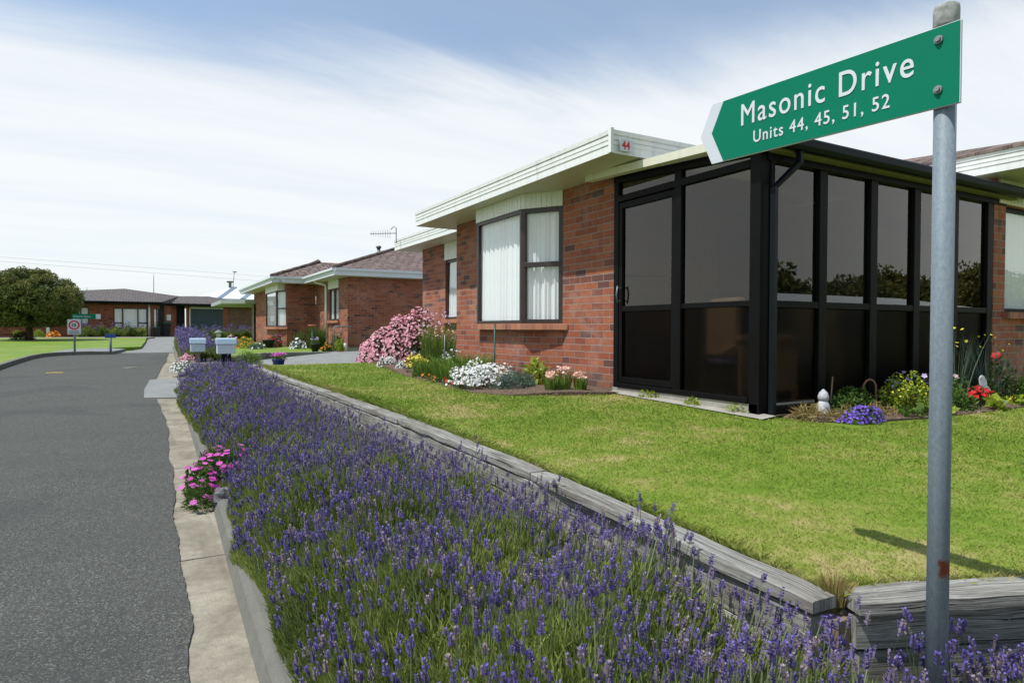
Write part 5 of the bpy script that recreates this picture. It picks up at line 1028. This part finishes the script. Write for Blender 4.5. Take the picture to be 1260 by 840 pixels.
m2 = MB(); m2.lathe(0, 0, [(.06, 0), (.065, .006), (.055, .012)], 20); o2 = m2.build('lower_disc', 'stone_pale', o); o2.data.transform(Matrix.Translation((7.80, 3.48, .74)) @ Matrix.Rotation(R(80), 4, 'X')); m2 = MB(); m2.tube([(7.77, 3.51, .58), (7.77, 3.51, .8)], .008, 6); m2.build('stake', 'steel_dark', o); tag(o, 'pale round stone ornament above the deep red flowers', 'ornament')
strappy('tall_stemmed_plant', (8.15, 3.6, gz), .16, .72, 'grey green wiry plant against the brick at the right edge', 'plant', n=90, w_=.008, spread=.8, droop=.2, leaf='leaf_blue', flower='petal_yellow', nf=12, fr=.012)
bush('rose_bush', (8.12, 3.42, gz), .28, .22, .68, 'dark bush with large red blooms at the right edge of the picture', 'shrub', 'leaf_dark', 420, .05, flower='petal_red', nf=20, fr=.05, frac=lambda p: p[:, 2] > gz+.45)
strappy('dry_grass_tuft', (1.90, 1.265, .53), .035, .11, 'tuft of dry grass in the gap between the two timber walls', 'grass tuft', 'leaf_dry', n=110, w_=.004, spread=.8)
# magenta daisies spilling over the kerb
t = thing('magenta_daisy_plant', (.42, 5.75, .02), 'magenta daisy plant spilling over the kerb onto the channel', 'flowers')
s_ = Soup(); fs = Soup()
for (x, y, z, rx, ry, h_) in ((.36, 5.55, .02, .13, .18, .19), (.37, 5.95, .03, .13, .2, .24), (.60, 6.0, .14, .17, .2, .22), (.50, 6.35, .10, .14, .18, .22)):
    p, u = dome_points(620, (x, y, z), rx, ry, h_, seed=random.uniform(0, 9)); s_.leaves(p, unit(u+rng.normal(size=u.shape)*.8+[0, 0, .4]), .055, .013, rng.beta(2, 2, len(p)))
    p, u = dome_points(46, (x, y, z), rx*1.1, ry*1.1, h_*1.15, inner=.05); keep = p[:, 2] > z+.05; blossoms(fs, p[keep], .027, 8, unit(u[keep]*.5+[0, -.15, .8]), cup=.08)
s_.build('foliage', 'leaf_green', t); fs.build('blossom', 'petal_magenta', t)
# second unit's plants
bush('pink_flower_mound', (.86, 17.6, .45), .26, .45, .34, 'mound of pink flowers spilling onto the road beyond the crossing', 'flowers', 'leaf_green', 500, .06, flower='petal_pink', nf=420, fr=.028)
bush('white_flower_mound', (.74, 17.05, .38), .26, .35, .26, 'mound of white flowers in front of the pink mound by the road', 'flowers', 'leaf_green', 500, .06, flower='petal_white', nf=360, fr=.026)
bush('marigold', (1.35, 17.2, .5), .15, .15, .2, 'small yellow flowers between the two letterboxes', 'flowers', 'leaf_lime', 90, .06, flower='petal_orange', nf=10, fr=.03, stems=False)
bush('round_shrub', (2.25, 16.9, .42), .40, .36, .46, 'bright green feathery shrub at the corner of the driveway', 'shrub', 'leaf_strap', 1500, .09, .16, lumps=2)
z2 = .67
for (x, y, rx, h_, lf, fl, nf, lab) in ((3.3, 25.5, .45, .50, 'leaf_lime', 'petal_orange', 40, 'lime and orange flower clump at the far end of the second bed'), (2.9, 26.6, .4, .55, 'leaf_green', 'petal_pink', 60, 'pink flowers left of the far bay window'), (4.25, 26.2, .35, .50, 'leaf_green', 'petal_red', 60, 'red flowers under the far bay window'), (4.55, 26.6, .3, .55, 'leaf_green', 'petal_magenta', 40, 'magenta flowers under the far bay window'), (3.35, 24.4, .35, .25, 'leaf_blue', 'petal_white', 16, 'grey leaved clump beside the dark tub'), (4.7, 24.2, .42, .36, 'leaf_blue', 'petal_white', 90, 'white flowers in front of the middle house inner corner'), (5.2, 25.6, .42, .75, 'leaf_green', None, 0, 'leafy green shrub behind the white flowers of the middle house'), (5.75, 22.9, .33, .62, 'leaf_green', 'petal_lilac', 16, 'leafy shrub with lilac flowers under the middle house window'), (5.65, 21.5, .26, .42, 'leaf_lime', None, 0, 'bright green clump at the corner of the middle house'), (5.0, 20.7, .22, .30, 'leaf_green', 'petal_orange', 26, 'orange flowers beside the bent handrail')):
    bush('bedding_plant', (x, y, z2), rx, rx, h_, lab, 'flowers' if fl else 'shrub', lf, 420, .09, flower=fl, nf=nf, fr=.045, stems=False)
strappy('fennel_plant', (5.25, 23.3, z2), .26, .98, 'tall feathery fennel plant before the middle house downpipe', 'plant', n=420, w_=.012, spread=.45, leaf='leaf_green')
# street end
bush('yellow_bush', (-5.35, 45.2, .85), .38, .35, .50, 'yellow green bush right of the round tree trunk', 'shrub', 'leaf_lime', 500, .08); bush('yellow_bush', (-6.15, 43.9, .85), .22, .3, .45, 'small yellow green bush left of the round tree trunk', 'shrub', 'leaf_lime', 260, .08)
bush('orange_flower_bed', (-4.75, 46.0, .85), .45, .35, .36, 'orange red flowers beside the yellow green bush', 'flowers', 'leaf_green', 300, .08, flower='petal_orange', nf=170, fr=.055)
bush('clipped_hedge', (-5.0, 39.2, .82), .70, .6, .42, 'dark clipped hedge ring around the round tree trunk', 'hedge', 'leaf_dark', 1400, .07, .5)
# the round tree
def tree(name, loc, cz, rx, rz, label, n=9000, ls=.12, leaf='leaf_tree', tr=.14, group=None, nclump=70, cr=(.17, .28)):
    t = thing(name, loc, label, 'tree', group); x, y, z = loc; m = MB(); m.tube([(x, y, z-.05), (x+.03, y, z+.35), (x-.02, y, cz-rz*.55), (x, y, cz)], [tr*1.25, tr, tr*.9, tr*.5], 10)
    for k in range(7): a = k*.9; m.tube([(x, y, cz-rz*.75), (x+math.cos(a)*rx*.35, y+math.sin(a)*rx*.35, cz-rz*.25), (x+math.cos(a)*rx*.7, y+math.sin(a)*rx*.7, cz+rz*.15*(k % 3))], [tr*.5, tr*.35, tr*.12], 6)
    m.build('trunk', 'bark', t); s_ = Soup()
    u = unit(rng.normal(size=(nclump, 3))); cc = np.array([x, y, cz])+u*np.array([rx, rx, rz])*(rng.uniform(.62, .93, nclump) if cr[1] > .2 else rng.uniform(.86, .96, nclump))[:, None]
    per = n//nclump
    for c in cc:
        r_ = rx*rng.uniform(*cr); d = unit(rng.normal(size=(per, 3))); q = r_*(1-.5*rng.uniform(0, 1, per)**2); p = c+d*q[:, None]*[1, 1, .8]; p = p[p[:, 2] > cz-rz*(.86 if cr[1] < .2 else 1.02)]; k_ = len(p); base = rng.uniform(0, .45)
        s_.leaves(p, unit(d[:k_]*.5+rng.normal(size=(k_, 3))+[0, 0, .2]), ls*rng.uniform(.7, 1.2, k_), ls*.45, np.clip(base+rng.uniform(0, .6, k_), 0, 1))
    u = unit(rng.normal(size=(n//3, 3))); s_.leaves(np.array([x, y, cz])+u*np.array([rx, rx, rz])*rng.uniform(.4, .8, n//3)[:, None], unit(rng.normal(size=(n//3, 3))), ls*1.5, ls*.8, rng.uniform(0, .3, n//3)); s_.build('crown', leaf, t); return t
tree('round_tree', (-5.05, 39.1, .82), 2.74, 2.18, 1.52, 'dense dome shaped green tree on the lawn at the left edge', n=46000, ls=.11, nclump=300, cr=(.10, .16))
for i, (x, r_, h_) in enumerate(((24, 3.6, 4.4), (31, 4.4, 5.6), (38.5, 4.0, 4.9), (46, 5.0, 6.2), (55, 4.6, 5.6), (64, 5.6, 7.0), (75, 6.4, 8.2), (87, 6.5, 7.8), (17, 3.2, 3.8))):
    tree('background_tree', (x, -27-(i % 2)*2, 0), h_-r_*.62, r_, r_*.72, 'broad tree behind the viewer mirrored in the long glass side, number %s from the left' % 'two three four five six seven eight nine one'.split()[i], n=6500, ls=.55, nclump=60, tr=.25, group='trees mirrored in the glass')

# ------------------------------------------------------------------ lavender
def lavender(name, label, n, xr, yr, top, zb, leafn, near=True, hs=1., leafl=.07):
    """a mass of lavender; xr(y)->(x0,x1), top(x,y) height of the flower heads"""
    s_ = Soup(); y = rng.uniform(yr[0], yr[1], int(n*1.0)); e = np.array([xr(v) for v in y]); x = e[:, 0]+(e[:, 1]-e[:, 0])*rng.uniform(0, 1, len(y)); n = len(y)
    cl = .08*np.sin(x*9+y*3.1)+.075*np.sin(y*7.7-x*4)+.03*np.sin(y*17+x*13)
    zt = np.array([top(a, b) for a, b in zip(x, y)])+cl*.7*hs+rng.normal(0, .042, n)*hs
    outx = (x-(e[:, 0]+e[:, 1])/2)/((e[:, 1]-e[:, 0])/2)                  # -1..1 across the bed
    lean = np.stack([outx*.28+rng.normal(0, .13, n), rng.normal(-.02, .13, n), np.ones(n)], 1); lean = unit(lean)
    H_ = np.stack([x, y, zt], 1); stem_l = rng.uniform(.14, .24, n)*hs; B_ = H_-lean*stem_l[:, None]; sd = unit(np.cross(lean, rng.normal(size=(n, 3)))); sw = .0022*hs if near else .004
    s_.quads(np.stack([B_-sd*sw, B_+sd*sw, H_+sd*sw*.6, H_-sd*sw*.6], 1), rng.uniform(0, 1, n), 1)
    # flower heads: whorls of small florets round a darker core
    hl = rng.uniform(.028, .050, n)*hs; r0 = rng.uniform(.0058, .0085, n)*hs; e1 = unit(np.cross(lean, [0.3, .2, .1])); e2 = np.cross(lean, e1)
    spent = rng.uniform(0, 1, n) < .27; tone = np.where(spent, rng.uniform(.85, 1, n), rng.uniform(.0, .78, n))
    for k in range(3):
        a0 = k*2.094; d1 = e1*math.cos(a0)+e2*math.sin(a0); d2 = e1*math.cos(a0+2.094)+e2*math.sin(a0+2.094); q = (r0*.75)[:, None]; t_ = lean*hl[:, None]
        s_.quads(np.stack([H_+d1*q*.6, H_+d2*q*.6, H_+t_*.8+d2*q*.7, H_+t_*.8+d1*q*.7], 1), tone*.6, 2)
    W_n, F_n = (5, 5) if near else (3, 3)
    for w__ in range(W_n):
        f_ = (w__+.3)/W_n; rad = r0*(1.05-.45*f_)
        for k in range(F_n):
            a0 = rng.uniform(0, 6.28, n); d = e1*np.cos(a0)[:, None]+e2*np.sin(a0)[:, None]; tt = unit(np.cross(lean, d)); c = H_+lean*(hl*f_)[:, None]+d*(rad*.55)[:, None]; dd = unit(d*.8+lean*.9); fl = (rad*(1.5 if near else 2.6))[:, None]; fw = (rad*(.62 if near else 1.1))[:, None]
            s_.quads(np.stack([c, c+dd*fl*.55+tt*fw, c+dd*fl*1.05, c+dd*fl*.55-tt*fw], 1), np.clip(tone+rng.normal(0, .12, n), 0, np.where(spent, 1, .8)), 3)
    # leaves
    m_ = leafn; y = rng.uniform(yr[0], yr[1], m_); e = np.array([xr(v) for v in y]); u01 = rng.uniform(0, 1, m_); x = e[:, 0]+(e[:, 1]-e[:, 0])*u01; cl = .08*np.sin(x*9+y*3.1)+.075*np.sin(y*7.7-x*4)
    tp = np.array([top(a, b) for a, b in zip(x, y)])+cl*.7*hs-.10*hs; gz_ = np.array([zb(b) for b in y]); edge = np.minimum(u01, 1-u01); fz = np.where(edge < .15, rng.uniform(.0, 1, m_), 1-.42*rng.uniform(0, 1, m_)**1.3)
    z = gz_+(tp-gz_)*fz; o_ = (u01-.5)*2; d = unit(np.stack([o_*.5+rng.normal(0, .35, m_), rng.normal(0, .35, m_), np.ones(m_)*1.], 1)); pt = np.sin(x*3.3+1)*np.sin(y*2.1)+.5*np.sin(x*7+y*5)
    s_.leaves(np.stack([x, y, z], 1), d, leafl*rng.uniform(.6, 1.3, m_)*hs, (.0062 if near else .013)*hs, np.clip(.42+.22*pt+rng.normal(0, .2, m_), 0, 1), 0, .45)
    o = s_.build(name, ['leaf_lavender', 'lavender_stem', 'lavender_calyx', 'lavender_flower']); return tag(o, label, 'lavender', kind='stuff')
def bed_x(y): return (kf(y)+.06+.035*math.sin(y*2.7)+.02*math.sin(y*6.1)-(.10 if y > 9.5 else 0), wall_x(max(1.25, y))-.125)
def ltop(x, y):
    x0, x1 = bed_x(y); u = (x-x0)/(x1-x0); prof = .60*min(1, (.12+u/.30)**.55) if u < .30 else .60-.05*max(0, (u-.55)/.45)
    z0 = float(road_z(y)); grow = .0 if y < 5 else min(.04, (y-5)*.008)
    return z0+.02+max(.22, prof)*.80+grow+.055*max(0, min(1, (5.5-y)/2.5))*max(0, u)
def under(name, xr, yr, top, zb, mat='bed_soil', drop=.2):  # added dark mound under the plants, blocks light between the stems
    g = MB(); rows = []
    for y in np.arange(yr[0], yr[1]+.01, .2):
        x0, x1 = xr(y); r_ = []
        for t in np.linspace(0, 1, 9): x = x0+.06+(x1-x0-.08)*t; ee = min(t, 1-t); z = zb(y)+max(.01, (top(x, y)-drop-zb(y)))*min(1, ee*6+.05)+random.uniform(-.02, .02); r_.append((x, y, z))
        rows.append(r_)
    g.grid(rows); return g.build(name, mat)
simple('light_block_dark', (.05, .055, .025), .95, var=.5, scale=20)  # dark colour of the added mounds that block light under the lavender
zb1 = lambda y: float(road_z(y))+.13
L1 = lavender('lavender', 'wide bed of purple lavender in flower between the kerb and timber wall', 2900, bed_x, (.9, 4.4), ltop, zb1, 190000)
L1b = lavender('lavender_rows', 'x', 3300, bed_x, (4.4, 8.6), ltop, zb1, 120000)
L1c = lavender('lavender_rows', 'x', 3200, bed_x, (8.6, 13.1), ltop, zb1, 70000, near=False, leafl=.10)
L1b.parent = L1; L1c.parent = L1
for o in (L1b, L1c):
    for k_ in ('label', 'category'): del o[k_]
o = under('light_block_mound', bed_x, (.9, 13.0), ltop, zb1, 'light_block_dark'); o.parent = L1; o['kind'] = 'stuff'
bx2 = lambda y: (1.50, 4.2); t2 = lambda x, y: .40-.05*(x > 2.2)
def bx3(y): return (1.72, 3.2)
def t3(x, y): return .46-.02*abs(x-1.9)
L2 = lavender('lavender', 'lavender growing around the foot of the sign pole below the short timber wall', 900, bx3, (.35, 1.02), t3, lambda y: .12, 22000)
o = under('light_block_mound', bx3, (.35, 1.0), t3, lambda y: .12, 'light_block_dark', .22); o.parent = L2; o['kind'] = 'stuff'
bx4 = lambda y: (kf(y)+.08, 1.66); t4 = lambda x, y: float(road_z(y))+.14+.52*max(.5, 1-abs((x-1.2)/.62)**3)
L3 = lavender('lavender', 'lavender hedge along the road beyond the letterboxes', 3400, bx4, (17.9, 29.5), t4, lambda y: float(road_z(y))+.1, 30000, near=False, hs=1.5, leafl=.12)
o = under('light_block_mound', bx4, (17.9, 29.5), t4, lambda y: float(road_z(y))+.1, 'light_block_dark', .2); o.parent = L3; o['kind'] = 'stuff'
bx5 = lambda y: (-3.6, -.1); t5 = lambda x, y: 1.42+.05*math.sin(x*4)
L4 = lavender('lavender', 'grey green lavender hedge under the far house window', 170, bx5, (45.6, 46.6), t5, lambda y: .86, 26000, near=False, hs=2.2, leafl=.12)
bx6 = lambda y: (2.2, 6.4); t6 = lambda x, y: float(road_z(y))+.55
L5 = lavender('lavender', 'low lavender strip in front of the far garage wall', 500, bx6, (42.0, 43.0), t6, lambda y: float(road_z(y))+.1, 9000, near=False, hs=2.2, leafl=.12)

# ------------------------------------------------------------------ mown grass blades on the near lawn
def blades(name, label, n, sampler, zf, h0, w0):
    x, y = sampler(n); k = len(x); dist = np.hypot(x, y); a = rng.uniform(0, 2*np.pi, k); h_ = h0*rng.uniform(.5, 1.25, k)*np.clip(dist/4, .85, 1.6); w_ = w0*np.clip(dist/3, .8, 4); tilt = rng.normal(0, .6, (k, 2))
    b = np.stack([x, y, zf(x, y)-.004], 1); sd = np.stack([np.cos(a), np.sin(a), 0*a], 1)*w_[:, None]/2; mid = b+np.stack([tilt[:, 0]*h_*.35, tilt[:, 1]*h_*.35, h_*.6], 1); tip = b+np.stack([tilt[:, 0]*h_, tilt[:, 1]*h_, h_], 1)
    s_ = Soup(); s_.quads(np.stack([b-sd, b+sd, mid+sd*.75, tip], 1), rng.beta(1.2, 2.2, k)); o = s_.build(name, 'lawn_grass'); return tag(o, label, 'grass', kind='stuff')
def samp(n):
    d = 1.6*(15/1.6)**rng.uniform(0, 1, n); an = rng.uniform(R(2), R(72), n); x = d*np.sin(an); y = d*np.cos(an)
    wx = np.array([wall_x(max(1.1, v)) for v in y])+.035; ok = (x > wx) & (y > 1.24-.41*(x-1.95)+.045) & (y < 13.6) & (x < 13)
    bx = np.interp(y, [3.2, 3.55, 3.8, 3.85, 5.8, 5.95, 6.15, 6.6, 7.4, 8.4, 9.6, 11, 13, 14.2], [30, 5.0, 4.93, 4.62, 4.62, 3.95, 3.5, 3.25, 3.32, 3.42, 3.5, 3.75, 4.1, 4.3]); bx = np.where(y < 3.2, 30, bx); ok &= x < bx; ok &= ~((y > 3.2) & (x > 5.0)); return x[ok], y[ok]
blades('grass', 'short sunlit mown grass with straw coloured patches on the near lawn', 420000, samp, lawn_z, .015, .0030)
def fringe(n):
    y = rng.uniform(1.25, 13, n); x = np.array([wall_x(v) for v in y])+.032+np.abs(rng.normal(0, .018, n)); k = n//3; x2 = rng.uniform(1.95, 5.5, k); y2 = 1.24-.41*(x2-1.95)+.045+np.abs(rng.normal(0, .018, k)); return np.concatenate([x, x2]), np.concatenate([y, y2])
blades('long_grass', 'longer unmown grass fringe along the back of the timber walls', 16000, fringe, lawn_z, .040, .0032)
